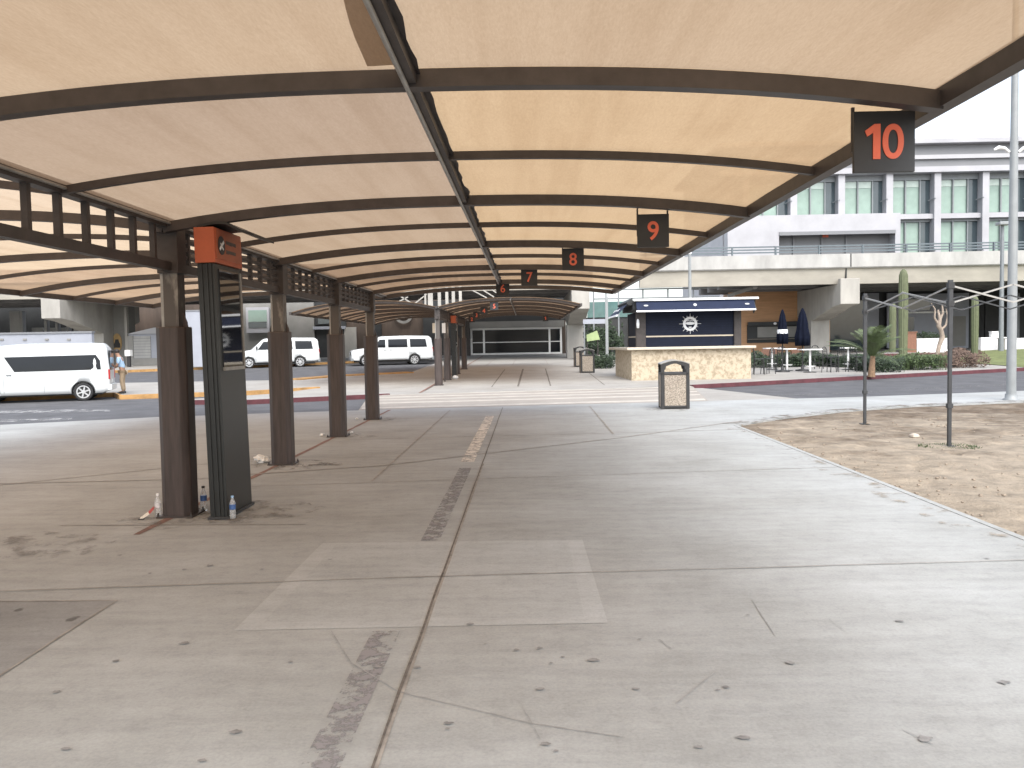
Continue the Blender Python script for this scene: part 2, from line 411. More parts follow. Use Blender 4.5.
sheet('ground', [(-900, -600), (900, -600), (900, 1500), (-900, 1500)], -.30, 'ground')
sheet('road', [(-140, -20), (120, -20), (120, 75), (-140, 75)], -.11, 'asphalt')
NEAR = [(-60, 2), (-30, 12.4), (-20, 16.6), (-12.71, 19.67), (-9.61, 21.2), (-6.29, 22.07), (-3.52, 22.6), (5.66, 23.83), (10, 24.47), (15.41, 25.9), (40, 32)]
SANDTOP = [(4.27, 16.94), (5.8, 18.5), (7.48, 19.81), (9.78, 21.0), (13.05, 21.75), (22, 23.4), (34, 26.5)]
sheet('pavement', NEAR+[(40, -12)] + [(34, -12)] + SANDTOP[::-1] + [(4.27, -12), (-60, -12)], 0, 'pave', .14)
CR_A = [(-4.6, 22.5), (5.2, 23.78)]; CR_B = [(6.3, 31.4), (-5.0, 29.4)]
sheet('crossing', [(-4.6, 22.45), (5.2, 23.72), (6.3, 31.5), (-5.6, 29.3)], -.006, 'cross', .1)
for i, (a, b) in enumerate(((.04, .13), (.33, .40), (.55, .60), (.74, .80), (.93, .985))):
    l = lambda t: ((-4.55-1.0*t, 22.5+6.8*t), (5.15+1.1*t, 23.78+7.7*t))
    (p, q), (r, s_) = l(a), l(b)
    sheet('crossing_line', [p, q, s_, r], -.001, 'cross_line')
sheet('ramp', [(4.6, 25.0), (5.6, 24.0), (8.2, 24.6), (6.6, 31.2), (6.2, 31.3)], -.06, 'blue_grey' if False else 'pave_far', .05)
# pavement beyond the crossing, out to the terminal
sheet('pavement', [(-5.8, 28.9), (6.3, 31.72), (23.7, 39.9), (60, 57), (60, 130), (-6.5, 130), (-6.5, 45.7), (-9.9, 43.6), (-11.5, 40.6), (-20.4, 40.5), (-24, 36), (-24, 29.4), (-16.4, 32.7), (-15.3, 31.0), (-10.9, 32.4), (-8.6, 34.2), (-9.6, 31.0), (-12.2, 28.0), (-9.1, 27.15)], .004, 'pave_far', .14)
sheet('pavement', [(-6.5, 70), (-6.5, 130), (-80, 130), (-80, 46), (-27, 55.2), (-18, 61.5), (-10, 69)], .006, 'pave_far', .14)
kerb([(-12.3, 27.6), (-9.12, 27.05), (-5.8, 28.78), (-4.9, 29.3)], 'kerb_red', .2, .15)
kerb([(6.3, 31.72), (23.7, 39.9), (60, 57)], 'kerb_red', .22, .15)
kerb([(-24, 29.3), (-16.4, 32.6), (-15.3, 30.9), (-10.9, 32.3), (-8.6, 34.1)], 'kerb_yellow', .2, .17)
kerb([(-11.5, 40.5), (-9.88, 43.6), (-6.44, 45.8)], 'kerb_yellow', .9, .17)
kerb([(-80, 46), (-27, 55), (-18, 61.4), (-10, 69)], 'kerb_yellow', .3, .17)
# road markings on the left
for a, b, w in (((0, 411), (110, 409), 2.4), ((0, 420.5), (72, 418), 2.2)):
    p = [gnd(a[0]-60, a[1]+1, -.11), gnd(b[0], b[1], -.11), gnd(b[0], b[1]+w, -.11), gnd(a[0]-60, a[1]+w+1, -.11)]
    sheet('road_marking', [(q.x, q.y) for q in p], -.106, 'white_line')
for a, b, w in (((760, 396), (880, 391), 1.2), ((900, 389), (1010, 384), 1.2)):
    p = [gnd(a[0], a[1], -.11), gnd(b[0], b[1], -.11), gnd(b[0], b[1]+w, -.11), gnd(a[0], a[1]+w, -.11)]
    sheet('road_marking', [(q.x, q.y) for q in p], -.106, 'scuff')

def strip(pts, w, m, dz, name='pavement_joint', jit=0):
    b = MB(); P = [Vector((p[0], p[1], 0)) for p in pts]; vs = []; Q = []
    for a, c in zip(P, P[1:]):
        k = max(1, int((c-a).length/.35)) if jit else 1
        Q += [a+(c-a)*i/k for i in range(k)]
    Q.append(P[-1])
    for i, p in enumerate(Q):
        d = (Q[min(i+1, len(Q)-1)]-Q[max(i-1, 0)]).normalized(); n = Vector((-d.y, d.x, 0))
        j = noise.noise(p*1.3+Vector((w*90, 0, 0)))*jit; ww = w*(1+(noise.noise(p*4.1)*.5 if jit else 0))
        for s_ in (1, -1): q = p+n*(j+s_*ww/2); vs.append((q.x, q.y, zg(q.y)+dz))
    b.add(vs, [(2*i, 2*i+1, 2*i+3, 2*i+2) for i in range(len(Q)-1)])
    o = b.build(name, m); bm = bmesh.new(); bm.from_mesh(o.data)
    for f in bm.faces:
        if f.normal.z < 0: f.normal_flip()
    bm.to_mesh(o.data); bm.free()
    return tag(o, kind='structure')
JX = -.665
strip([(JX, -3), (JX, 22.5)], .014, 'joint', .008, jit=.006)
strip([(JX+.012, -3), (JX+.012, 12)], .022, 'joint_soft', .004, jit=.004)
strip([(-4.7, 8.15), (-2.2, 8.05)], .02, 'joint_soft', .0055, jit=.01)
strip([(-4, 5.9), (JX, 6.15), (.46, 6.21), (4.2, 6.42)], .013, 'joint_soft', .008, jit=.008)
strip([(-3.6, 10.3), (4.2, 11.2)], .016, 'joint_soft', .005, jit=.01)
p = [gnd(225, 476), gnd(380, 466), gnd(620, 438), gnd(742, 421)]
strip([(q.x, q.y) for q in p], .045, 'joint_soft', .0055, jit=.03)
strip([(-3.4, 15.4), (2, 15.8), (4.2, 16.1)], .03, 'joint_soft', .006, jit=.01)
strip([(-3.4, 19.6), (5, 20.4)], .03, 'joint_soft', .0065, jit=.01)
strip([(-2.02, 10.6), (-2.05, 22)], .022, 'joint_soft', .007, jit=.006)
strip([(1.62, 15.6), (1.7, 22.6)], .035, 'joint_soft', .007, jit=.006)
strip([(-3.72, 7.7), (-3.72, 22.3)], .075, 'joint_red', .004, jit=.006)
strip([(-3.9, 30), (-3.9, 75)], .09, 'joint_red', .009)
strip([(-9, 9.0), (-3.9, 13.2)], .03, 'joint_soft', .006, jit=.02)
strip([(-12, 10.5), (-3.9, 11.0)], .03, 'joint_soft', .0065, jit=.02)
for x, w in ((-1.4, .05), (-.35, .09), (.95, .06), (3.1, .04)): strip([(x, 33), (x+.15, 48)], w, 'joint', .009, jit=.01)
for x, w in ((-2.6, .16), (-.9, .1), (1.4, .07)): strip([(x, 54), (x+.1, 70)], w, 'joint_soft', .009, jit=.01)
# repaired square, its pale border, the darker repair on the left and the flaking stripe beside the joint
sheet('pavement_patch', [(-1.84, 5.02), (.48, 5.08), (.47, 7.26), (-1.84, 7.26)], .0025, 'patch_rim')
for a, b in (((-1.70, 5.16), (-.70, 6.12)), ((-1.70, 6.17), (-.70, 7.15)), ((-.63, 5.2), (.34, 6.16)), ((-.63, 6.21), (.34, 7.17))):
    sheet('pavement_patch', [(a[0], a[1]), (b[0], a[1]), (b[0], b[1]), (a[0], b[1])], .0035, 'patch')
sheet('pavement_patch', [(-7.5, 5.72), (-2.89, 5.65), (-2.87, 2), (-7.5, 2)], .003, 'patch_dark')
strip([(-2.875, 2), (-2.885, 5.65), (-7.5, 5.72)], .016, 'joint_soft', .006, jit=.015)
sheet('worn_stripe', [(-.97, 1.5), (-.80, 1.5), (-.80, 4.98), (-.97, 4.98)], .0045, 'stain')
sheet('worn_stripe', [(-.97, 7.3), (-.80, 7.3), (-.80, 11.6), (-.97, 11.6)], .0045, 'stain')
sheet('worn_stripe', [(-1.0, 12.2), (-.80, 12.2), (-.80, 20), (-1.0, 20)], .0045, 'palepaint')
for pts, w in (([(330, 632), (352, 664), (400, 693), (450, 705), (530, 725), (620, 738)], .012), ([(676, 704), (716, 673)], .014), ([(752, 600), (762, 615), (775, 636)], .012),
               ([(520, 705), (540, 740)], .008), ([(830, 620), (848, 634)], .008), ([(905, 730), (935, 745)], .01), ([(660, 640), (672, 650)], .01)):
    q = [gnd(*p_) for p_ in pts]; strip([(a.x, a.y) for a in q], w*.45, 'crack', .0065, 'scuff_mark', jit=.02)
# pressed-in gum and grime blots
bl = MB()
for px, py, r in ((540, 690, .035), (551, 664, .02), (563, 658, .018), (540, 649, .022), (470, 625, .03), (486, 645, .016), (516, 651, .016), (418, 668, .03), (378, 668, .02), (545, 745, .03), (556, 752, .02),
                  (449, 724, .03), (447, 730, .02), (594, 661, .03), (236, 733, .025), (290, 663, .02), (669, 584, .018), (748, 616, .02), (790, 664, .03), (726, 688, .02), (718, 691, .016), (745, 739, .028), (699, 748, .02),
                  (900, 622, .02), (636, 690, .022), (640, 640, .02), (1003, 683, .03), (925, 740, .04), (987, 559, .02), (116, 662, .022), (56, 693, .028), (66, 750, .02), (202, 762, .02), (184, 644, .024), (184, 570, .02), (262, 570, .016), (210, 566, .024), (150, 574, .022), (120, 556, .02), (330, 560, .02)):
    g = gnd(px, py); n = 11; ph = random.random()*6; r *= .68*(.6+.8*random.random())
    vs = [(g.x, g.y, .0075)]+[(g.x+1.25*r*cos(2*pi*k/n)*(1+.95*noise.noise(Vector((px*.1, k*.9, ph)))), g.y+r*sin(2*pi*k/n)*(1+.95*noise.noise(Vector((py*.1, k*1.1, ph)))), .0075) for k in range(n)]
    bl.add(vs, [(0, k+1, (k+1) % n+1) for k in range(n)])
tag(bl.build('pavement_stains', mat('gum grime', (.23, .225, .22), .8, 0, .3, 20)), kind='structure')

# grime gathered round the foot of each post
for x, y, q_ in ((-3.62, 8.45, .62), (-3.0, 8.75, .75), (-3.55, 12.2, .6), (-3.3, 12.15, .5), (-3.55, 15.9, .55), (-3.6, 19.5, .5), (-4.6, 7.2, .8), (-5.2, 6.6, .5), (3.6, 20.9, .6), (-4.4, 4.9, .45), (6.74, 13.3, .01)):
    n = 26
    sheet('pavement_stains', [(x+q_*cos(2*pi*k/n)*(1+.4*noise.noise(Vector((x, k*.5, y)))), y+q_*.8*sin(2*pi*k/n)*(1+.4*noise.noise(Vector((y, k*.45, x))))) for k in range(n)], .0092+.0001*q_, 'grime')

# sand bed
def ytop(x):
    for (a, b), (c, d) in zip(SANDTOP, SANDTOP[1:]):
        if x <= c: return b+(d-b)*(x-a)/(c-a)
    return SANDTOP[-1][1]
NX, NY = 190, 230
vs = []
for i in range(NX+1):
    x = 4.27+29.7*(i/NX)**1.7
    for j in range(NY+1):
        y = -12+(ytop(x)+12)*(1-(1-j/NY)**1.35)
        e = min(1, (x-4.27)/.5, (ytop(x)-y)/.6)
        h = noise.fractal(Vector((x*1.1, y*1.1, 0)), 1, 2, 5)*.034+noise.noise(Vector((x*.35, y*.35, 3)))*.03
        d = noise.noise(Vector((x*2.6, y*2.6, 9)))
        if d > .3: h -= (d-.3)*.16                      # scuffed hollows
        vs.append((x, y, -.035+max(-.03, h)*max(.15, e)+.02*max(0, e)))
sb = MB(); sb.add(vs, [(i*(NY+1)+j, (i+1)*(NY+1)+j, (i+1)*(NY+1)+j+1, i*(NY+1)+j+1) for i in range(NX) for j in range(NY)], True)
ms = M['sand']; t = ms.node_tree; bs = t.nodes['Principled BSDF']
tc = nd(t, 'ShaderNodeTexCoord'); nz = nd(t, 'ShaderNodeTexNoise', Scale=.5, Detail=9, Roughness=.72); t.links.new(tc.outputs['Object'], nz.inputs['Vector'])
sx = nd(t, 'ShaderNodeSeparateXYZ'); t.links.new(tc.outputs['Object'], sx.inputs[0])
ma = nd(t, 'ShaderNodeMath', operation='MULTIPLY_ADD'); t.links.new(sx.outputs['Y'], ma.inputs[0]); ma.inputs[1].default_value = .022; t.links.new(nz.outputs['Fac'], ma.inputs[2])
rr = nd(t, 'ShaderNodeValToRGB'); e = rr.color_ramp.elements; e[0].position = .80; e[1].position = .98; e[0].color = (1, 1, 1, 1); e[1].color = (.40, .34, .29, 1)
t.links.new(ma.outputs[0], rr.inputs['Fac']); mx = nd(t, 'ShaderNodeMix', data_type='RGBA', blend_type='MULTIPLY'); mx.inputs[0].default_value = 1
old = bs.inputs['Base Color'].links[0].from_socket; t.links.new(old, mx.inputs[6]); t.links.new(rr.outputs['Color'], mx.inputs[7]); t.links.new(mx.outputs[2], bs.inputs['Base Color'])
tag(sb.build('sand_bed', ms), kind='structure')
eb = MB(); eb.box((4.20, -11.9, -.1), (4.272, 16.9, .006))
tag(eb.build('kerb', 'pave'), kind='structure')
sheet('sand_spill', [(3.72, -6), (4.20, -6), (4.20, 16.85), (3.9, 16.85)], .0085, 'spill')
strip([(a, b+.12) for a, b in SANDTOP], .5, 'spill_dark', .0085, 'sand_spill', jit=.1)
pb = MB(); rnd = random.Random(3)
for k in range(420):
    x = 4.3+rnd.random()**2*9; y = rnd.uniform(3.5, 18)
    if y > ytop(x)-.1: continue
    q_ = rnd.uniform(.008, .028)
    pb.lathe([(q_*.6, 0), (q_, q_*.3), (q_*.7, q_*.75), (q_*.15, q_*.9)], (x, y, -.02+.014*rnd.random()), 6, False, .25, 3)
tag(pb.build('pebbles', 'rock_dull'), 'loose pebbles and clods scattered over the sand bed', 'pebbles', kind='stuff')
tw = MB()
for k in range(700):
    a = random.random()*6.28; q = random.random()**.5*.42; cx, cy = 6.74+q*cos(a)*1.1, 13.3+q*sin(a); s_ = random.uniform(.02, .05)
    d = Vector((random.uniform(-1, 1), random.uniform(-1, 1), random.uniform(.3, 1.2))).normalized()*s_; n = Vector((-d.y, d.x, 0)).normalized()*.008
    b0 = Vector((cx, cy, -.03)); tw.add([b0-n, b0+n, b0+d], [(0, 1, 2)])
tag(tw.build('grass', 'leaf', fixn=False), 'small dry weeds round the foot of the nearer tent post', 'weeds', kind='stuff')
rk = MB(); g = gnd(914, 436)
rk.lathe([(.05, 0), (.085, .02), (.075, .05), (.05, .065), (.015, .08)], (g.x, g.y, -.03), 9, False, .22, 3)
tag(rk.build('stone', 'rock', off=(g.x, g.y, -.03)), 'small pale stone lying on the sand', 'stone')

# ------------------------------------------------------------------ shade canopies
def arc(x0, z0, xm, zm, x1, z1, n=28):
    def q(x):
        u = (x-x0)/(x1-x0); lin = z0+(z1-z0)*u
        return lin+(zm-(z0+z1)/2)*(1-abs(2*u-1)**2.45)
    return [(x0+(x1-x0)*i/n, q(x0+(x1-x0)*i/n)) for i in range(n+1)], q
CX = -3.67
def canopy(label, ys, yend, cols, zoff, rise, front, base_far, panel_mats, holes=(), postn=9):
    root = thing('shade_canopy', label, 'canopy', (CX, ys[0], 0))
    xr, xl, ridge = 2.27, -9.72, -.605
    pr, qr = arc(CX, 2.985+zoff, ridge, 3.195+zoff+rise, xr, 3.015+zoff)
    pl, ql = arc(xl, 2.86+zoff, -6.7, 3.15+zoff+rise, CX, 2.985+zoff)
    y_all = [front]+ys+[yend]
    for y in ys+[yend]:
        for p_ in (pr, pl):
            MB().sweep([(x, y, z) for x, z in p_], .09, .098).build('rafter', 'steel', root)
    mids = [(a+b)/2 for a, b in zip(y_all, y_all[1:]) if b-a > 2.6]
    for y in mids:
        for p_ in (pr, pl):
            MB().sweep([(x, y, z+.02) for x, z in p_], .05, .06).build('purlin', 'steel', root)
    zt = 3.045+zoff
    for x, z, nm in ((xr+.02, 3.0+zoff, 'eave_beam'), (xl-.03, 2.85+zoff, 'eave_beam')):
        MB().box((x-.045, front, z-.02), (x+.045, yend+.06, z+.092)).build(nm, 'steel', root)
    b = MB(); b.box((ridge-.034, front, qr(ridge)-.03), (ridge+.034, yend+.04, qr(ridge)+.055)); b.build('ridge_beam', 'steel', root)
    MB().tube([(ridge-.02, front, qr(ridge)-.046), (ridge-.02, yend+.03, qr(ridge)-.046)], .015, 8).build('conduit', 'steel_light', root)
    # truss between columns
    tb = MB(); tb.box((CX-.05, front, zt-.055), (CX+.05, yend, zt+.045)); tb.build('truss_chord', 'steel', root)
    tb = MB(); tb.box((CX-.045, front, 2.555+zoff), (CX+.045, cols[-1], 2.645+zoff)); tb.build('truss_chord', 'steel', root)
    MB().tube([(CX+.08, front, zt-.02), (CX+.08, yend, zt-.02)], .014, 6).build('conduit', 'steel_light', root)
    cc = [front]+cols
    for a, c in zip(cc, cc[1:]):
        n = max(1, round((c-a)/.405))
        for k in range(1, n):
            y = a+(c-a)*k/n
            MB().box((CX-.026, y-.026, 2.645+zoff), (CX+.026, y+.026, zt-.055)).build('truss_post', 'steel', root)
    if zoff == 0:                                        # finer lattice beyond the first visible column
        for k in (1, 2, 3):
            z = 2.645+(zt-.055-2.645)*k/4; MB().box((CX-.02, cols[1]+.1, z-.019), (CX+.02, cols[-1], z+.019)).build('lattice_bar', 'steel', root)
    for i, y in enumerate(cols):
        g0 = zg(y)
        sl = MB(); w = .155; ch = .065; zs = 1.98+g0*.5
        octo = [(-w+ch, -w), (w-ch, -w), (w, -w+ch), (w, w-ch), (w-ch, w), (-w+ch, w), (-w, w-ch), (-w, -w+ch)]
        sl.prism([(CX+u, y+v) for u, v in octo], 'z', g0, zs)
        col = sl.build('column', 'steel_brown', root, bevel=.012)
        up = MB(); up.box((CX-.06, y-.09, zs-.02), (CX+.09, y-.075, 2.995+zoff)); up.box((CX-.06, y+.075, zs-.02), (CX+.09, y+.09, 2.995+zoff)); up.box((CX-.055, y-.075, zs-.02), (CX-.04, y+.075, 2.995+zoff)); up.box((CX+.075, y-.075, zs-.02), (CX+.088, y+.075, 2.995+zoff))
        up.build('upper_post', 'steel_worn', col)
        hd = MB(); hd.box((CX-.11, y-.11, 2.53+zoff), (CX+.11, y+.11, 3.0+zoff)); hd.build('column_head', 'steel', col, bevel=.006)
        st = MB(); st.box((CX-.10, y-.065, zs), (CX-.072, y+.04, 2.54+zoff)); st.build('sunlit_edge', 'steel_light', col)  # no pipe: a pale strip that paints the sunlit edge of the post
        gs = MB()
        for sx_ in (-1, 1):
            gs.prism([(CX+sx_*.10, zs-.03), (CX+sx_*.15, zs-.03), (CX+sx_*.14, zs+.05), (CX+sx_*.10, zs+.15)], 'y', y-.012, y+.012)
        gs.build('gusset', 'steel_brown', col)
        bp = MB(); bp.box((CX-.19, y-.175, g0+.003), (CX+.19, y+.175, g0+.02)); bp.build('base_plate', 'steel', col)
        for sx_ in (-1, 1):
            for sy in (-1, 1): MB().lathe([(.014, 0), (.014, .014), (.008, .016), (.008, .035)], (CX+sx_*.172, y+sy*.155, g0+.02), 8).build('anchor_bolt', 'sole', col)
    # cloth, one panel per bay and side, sagging a little between the frames
    for k, (a, b_) in enumerate(zip(y_all, y_all[1:])):
        for side in (0, 1, 2):
            if (k, side) in holes: continue
            x0, x1, q = ((xl, CX-.06, ql), (CX+.03, ridge-.02, qr), (ridge+.02, xr, qr))[side]
            nu, nv = 26, 22; vs = []
            ov = .18 if side == 1 else .0
            for i in range(nu+1):
                for j in range(nv+1):
                    u, v = i/nu, j/nv; x = x0+(x1-x0)*u; y = a+(b_-a)*v
                    mid = abs(v-.5)*2 if (b_-a) < 2.6 else abs((v*2) % 1-.5)*2
                    z = q(x)+.066-.016*(1-mid**2)*sin(pi*min(1, max(0, u)))
                    z += .010*noise.noise(Vector((x*1.4, y*1.1, side*7+k*3)))*(1-mid**4)
                    if side == 2 and i == 0: x -= .02*abs(noise.noise(Vector((0, y*6, 1))))
                    vs.append((x, y, z))
            m = panel_mats(k, side)
            MB().add(vs, [(i*(nv+1)+j, (i+1)*(nv+1)+j, (i+1)*(nv+1)+j+1, i*(nv+1)+j+1) for i in range(nu) for j in range(nv)], True).build('fabric_panel', m, root, fixn=False)
    return root, qr, ql
def pm(k, side):
    if side == 2: return 'fab_warm' if k in (1, 2) else 'fab'
    if side == 1: return 'fab' if k < 1 else 'fab_dull'
    return 'fab_wing'
YS = [4.6, 8.45, 12.15, 15.85, 19.55]
can, qr, ql = canopy('long beige cloth shade canopy on brown columns, nearest, carrying signs ten to six', YS, 21.5, [4.85, 8.6, 12.3, 15.95, 19.55], 0, 0, .5, 0, pm)
# ragged cloth edge hanging along the ridge and the doubled flap in the front bay
rg = MB(); vs = []; n = 150
for i in range(n+1):
    y = .6+20.7*i/n; w = .025+.05*max(0, noise.noise(Vector((y*2.3, 4, 0)))+.25)
    vs += [(-.575, y, qr(-.575)+.03), (-.575+w, y, qr(-.575)+.022)]
rg.add(vs, [(2*i, 2*i+1, 2*i+3, 2*i+2) for i in range(n)]); rg.build('cloth_edge', 'steel', can, fixn=False)
fl = MB(); vs = []
for i in range(9):
    v = i/8
    y = 2.9+(4.46-2.9)*v
    x0 = -.70-.125*v+.010*sin(v*7); x1 = -.625
    for j in range(6): x = x0+(x1-x0)*j/5; vs.append((x, y, qr(x)+.040-.012*noise.noise(Vector((x*5, y*3, 2)))))
fl.add(vs, [(i*6+j, (i+1)*6+j, (i+1)*6+j+1, i*6+j+1) for i in range(8) for j in range(5)], True); fl.build('cloth_flap', 'fab_double', can, fixn=False)
YS2 = [34.4, 38.3, 42.2, 46.1, 50.0]
can2, qr2, ql2 = canopy('farther shade canopy beyond the crossing, in front of the terminal doors', YS2, 53.6, [34.5, 38.35, 43.6, 48.9], .25, .14, 34.2, 1, lambda k, s_: 'fab_dull')

# ------------------------------------------------------------------ numbered hanging signs
words = {10: 'ten', 9: 'nine', 8: 'eight', 7: 'seven', 6: 'six', 5: 'five', 4: 'four', 3: 'three', 2: 'two', 1: 'one'}
def hsign(n, a, b, Y, q):
    x0, x1, z0, z1 = a.x, b.x, b.z, a.z
    r = thing('hanging_sign', 'square black sign with orange number %s hanging from the canopy frame' % words[n], 'sign', ((x0+x1)/2, Y, z0), 0, 'numbered bay signs')
    MB().box((x0, Y-.012, z0), (x1, Y+.012, z1)).build('board', 'sign', r, bevel=.003)
    h = MB()
    for x in (x0+.006, x1-.01): h.box((x-.008, Y+.012, z1-.22), (x+.008, Y+.028, max(q(x)-.03, z1+.01)))
    h.build('hanger', 'steel', r)
    k = (z1-z0)/.35; xm, zm = (x0+x1)/2, (z0+z1)/2
    body = str(n); x = xm
    if body[0] == '1':                                   # a one with its flag
        x = xm-.055*k if n == 10 else xm+.0
        u = [(-.012, -.10), (.03, -.10), (.03, .10), (-.004, .10), (-.058, .062), (-.046, .028), (-.012, .050)]
        MB().prism([(x+a_*k, zm+b_*k) for a_, b_ in u], 'y', Y-.0185, Y-.0125).build('number', 'orange_txt', r)
        body = body[1:]; x = xm+.048*k
    if body: text_mesh(body, .275*k, .002, 'number', 'orange_txt', r, Vector((x, Y-.0155, zm-.012*k)), FACE, bold=.0035, sx=.95)
hsign(10, at(853, 112, 4.75), at(914, 172, 4.75), 4.75, qr)
hsign(9, at(637, 214.5, 8.6), at(669, 247, 8.6), 8.6, qr)
hsign(8, at(562, 248.5, 12.3), at(584, 270, 12.3), 12.3, qr)
hsign(7, at(521, 268.5, 16), at(537.5, 285.5, 16), 16, qr)
hsign(6, at(496, 281.5, 19.7), at(509.5, 295.5, 19.7), 19.7, qr)
for n, x, y in ((5, -1.30, 34.55), (4, -1.92, 38.4), (3, -2.5, 42.3), (2, -3.0, 46.2), (1, 1.2, 50.1)):
    z = qr2(x)-.1
    hsign(n, Vector((x-.17, y, z)), Vector((x+.17, y, z-.34)), y, qr2)

# ------------------------------------------------------------------ information totems
def totem(label, x0, y0, x1, y1, zb, h, lean):
    r = thing('information_totem', label, 'totem', ((x0+x1)/2, (y0+y1)/2, zb))
    r.rotation_euler = (0, R(lean), 0)
    hw, hd = (x1-x0)/2, (y1-y0)/2
    hz = h-.36
    b = MB(); b.box((-hw, -hd, 0), (hw, hd, hz)); b.build('body', 'totem', r, False, .008)
    for x in (-hw+.045, -hw+.10, hw-.035): MB().box((x-.009, -hd-.012, .01), (x+.009, -hd+.001, hz)).build('body_rib', 'totem', r, False)
    hb = MB(); hb.box((-hw-.012, -hd-.015, hz+.004), (hw+.018, hd+.01, h)); hb.build('header', 'orange', r, False, .006)
    hp = MB(); hp.box((hw+.018, -hd+.02, hz+.05), (hw+.024, hd-.01, h-.015)); hp.build('header_panel', 'orange_dim', r, False)
    e = MB(); e.disc((hw+.026, -hd+.16, hz+.19), .095, 'x', .006); em = e.build('emblem', 'sign', r, False)
    e = MB(); e.bar((hw+.031, -hd+.10, hz+.145), (hw+.031, -hd+.22, hz+.235), .004, .028); e.bar((hw+.031, -hd+.13, hz+.21), (hw+.031, -hd+.20, hz+.15), .004, .016); e.build('emblem_mark', 'chalk', em, False)
    yy = -hd+.29
    for row, ws in ((.235, (.05, .03, .06, .04, .03, .05, .04)), (.14, (.04, .04, .03, .05, .05, .03, .05))):
        y = yy; t_ = MB()
        for w in ws: t_.box((hw+.024, y, hz+row-.022+.006*((w*100) % 2)), (hw+.027, y+w*.86, hz+row+.018)); y += w
        t_.build('lettering', 'brown_wall', r, False)
    cap = MB(); prof = [(-hw+(2*hw+.40)*i/12, h+.028+.035*sin(pi*min(1, i/9))-.10*max(0, i/12-.5)*2) for i in range(13)]
    cap.prism(prof+[(x, z-.028) for x, z in reversed(prof)], 'y', -hd+.05, hd-.05); cap.build('cap', 'totem', r, False)
    fr = MB(); ya, yb, za, zb_ = -hd+.10, hd-.08, 1.55, hz-.05
    fr.box((hw, ya, za), (hw+.012, yb, zb_)); fr.build('glass_pane', 'pane', r, False)
    f2 = MB(); f2.box((hw, yb, za-.03), (hw+.024, yb+.025, zb_)); f2.box((hw, ya, za-.035), (hw+.024, yb+.025, za)); f2.build('pane_frame', 'steel_light', r, False)
    bs_ = MB(); bs_.box((-hw-.02, -hd-.02, .002), (hw+.02, hd+.02, .03)); bs_.build('base', 'sole', r, False)
    return r
totem('tall dark totem with orange top and emblem beside the nearest column', -3.255, 8.33, -3.08, 9.10, .004, 2.965, -1.0)
totem('distant dark totem with orange top beside columns of the farther canopy', -3.62, 40.1, -3.40, 40.9, zg(40)+.01, 3.0, 0)

# ------------------------------------------------------------------ litter by the columns
def bottle(label, px, py, h, lab, cap, rz=0, group='plastic water bottles'):
    g = gnd(px, py); r = thing('water_bottle', label, 'bottle', (g.x, g.y, .006), rz, group); k = h/.24
    prof = [(.026, 0), (.031, .006), (.031, .04), (.029, .05), (.031, .06), (.031, .085), (.029, .095), (.031, .105), (.031, .155), (.028, .17), (.014, .205), (.013, .222)]
    MB().lathe([(a*k, b*k) for a, b in prof], (0, 0, 0), 18).build('body', 'clearpet', r, False)
    MB().lathe([(.0155*k, .221*k), (.0155*k, .238*k), (.013*k, .241*k)], (0, 0, 0), 14).build('cap', cap, r, False)
    MB().lathe([(.0316*k, .098*k), (.0318*k, .12*k), (.0316*k, .15*k)], (0, 0, 0), 18).build('label', lab, r, False)
    return r
bottle('upright clear bottle with pale label left of the nearest column', 158.5, 517.5, .245, 'label_white', 'chalk')
bottle('upright bottle with dark cap between the nearest column and the totem', 204, 511, .265, 'label_blue', 'sole')
bottle('upright bottle with blue label at the foot of the totem', 233, 519, .235, 'label_blue', 'cap_blue')
g = gnd(147, 519)
ct = thing('drink_carton', 'squashed red and white carton leaning on a bottle by the nearest column', 'carton', (g.x, g.y, .01), R(20))
b = MB(); b.prism([(-.105, .0), (.02, .075), (.085, .13), (.10, .115), (.035, .045), (-.05, .002)], 'y', -.035, .035); b.build('body', 'carton', ct, False, .004)
b = MB(); b.prism([(.022, .079), (.088, .134), (.104, .113), (.04, .05)], 'y', -.037, .037); b.build('wrapper', 'carton_red', ct, False)
b = MB(); b.prism([(-.115, -.004), (-.105, .008), (-.03, -.0), (-.04, -.008)], 'y', -.038, .038); b.build('rim', 'sole', ct, False); ct.scale = (.72, .8, .85)
g = gnd(262, 463)
bm = bmesh.new(); bmesh.ops.create_icosphere(bm, subdivisions=4, radius=.085)
for v in bm.verts:
    d = v.co.copy(); v.co *= 1+.55*noise.noise(d*14)+.35*noise.noise(d*31); v.co.z = max(-.055, v.co.z*.65); v.co.x *= 1.25
me = bpy.data.meshes.new('plastic_bag'); bm.to_mesh(me); bm.free(); me.materials.append(M['bag'])
o = bpy.data.objects.new('plastic_bag', me); C.objects.link(o); o.location = (g.x, g.y, .062); tag(o, 'crumpled white plastic bag beside the second column', 'bag')
for lab, px, py, s_ in (('small crumpled wrapper left of the third column', 322, 436, 1), ('small crumpled wrapper right of the third column', 352, 433.5, .7), ('small scrap lying by the fourth column', 357, 419.5, .8)):
    g = gnd(px, py); bm = bmesh.new(); bmesh.ops.create_icosphere(bm, subdivisions=3, radius=.045*s_)
    for v in bm.verts: d = v.co.copy(); v.co *= 1+.6*noise.noise(d*22+Vector((px, 0, 0))); v.co.z = max(-.02, v.co.z*.6)
    me = bpy.data.meshes.new('wrapper'); bm.to_mesh(me); bm.free(); me.materials.append(M['bag'])
    o = bpy.data.objects.new('wrapper', me); C.objects.link(o); o.location = (g.x, g.y, .025); tag(o, lab, 'wrapper', 'crumpled wrappers')

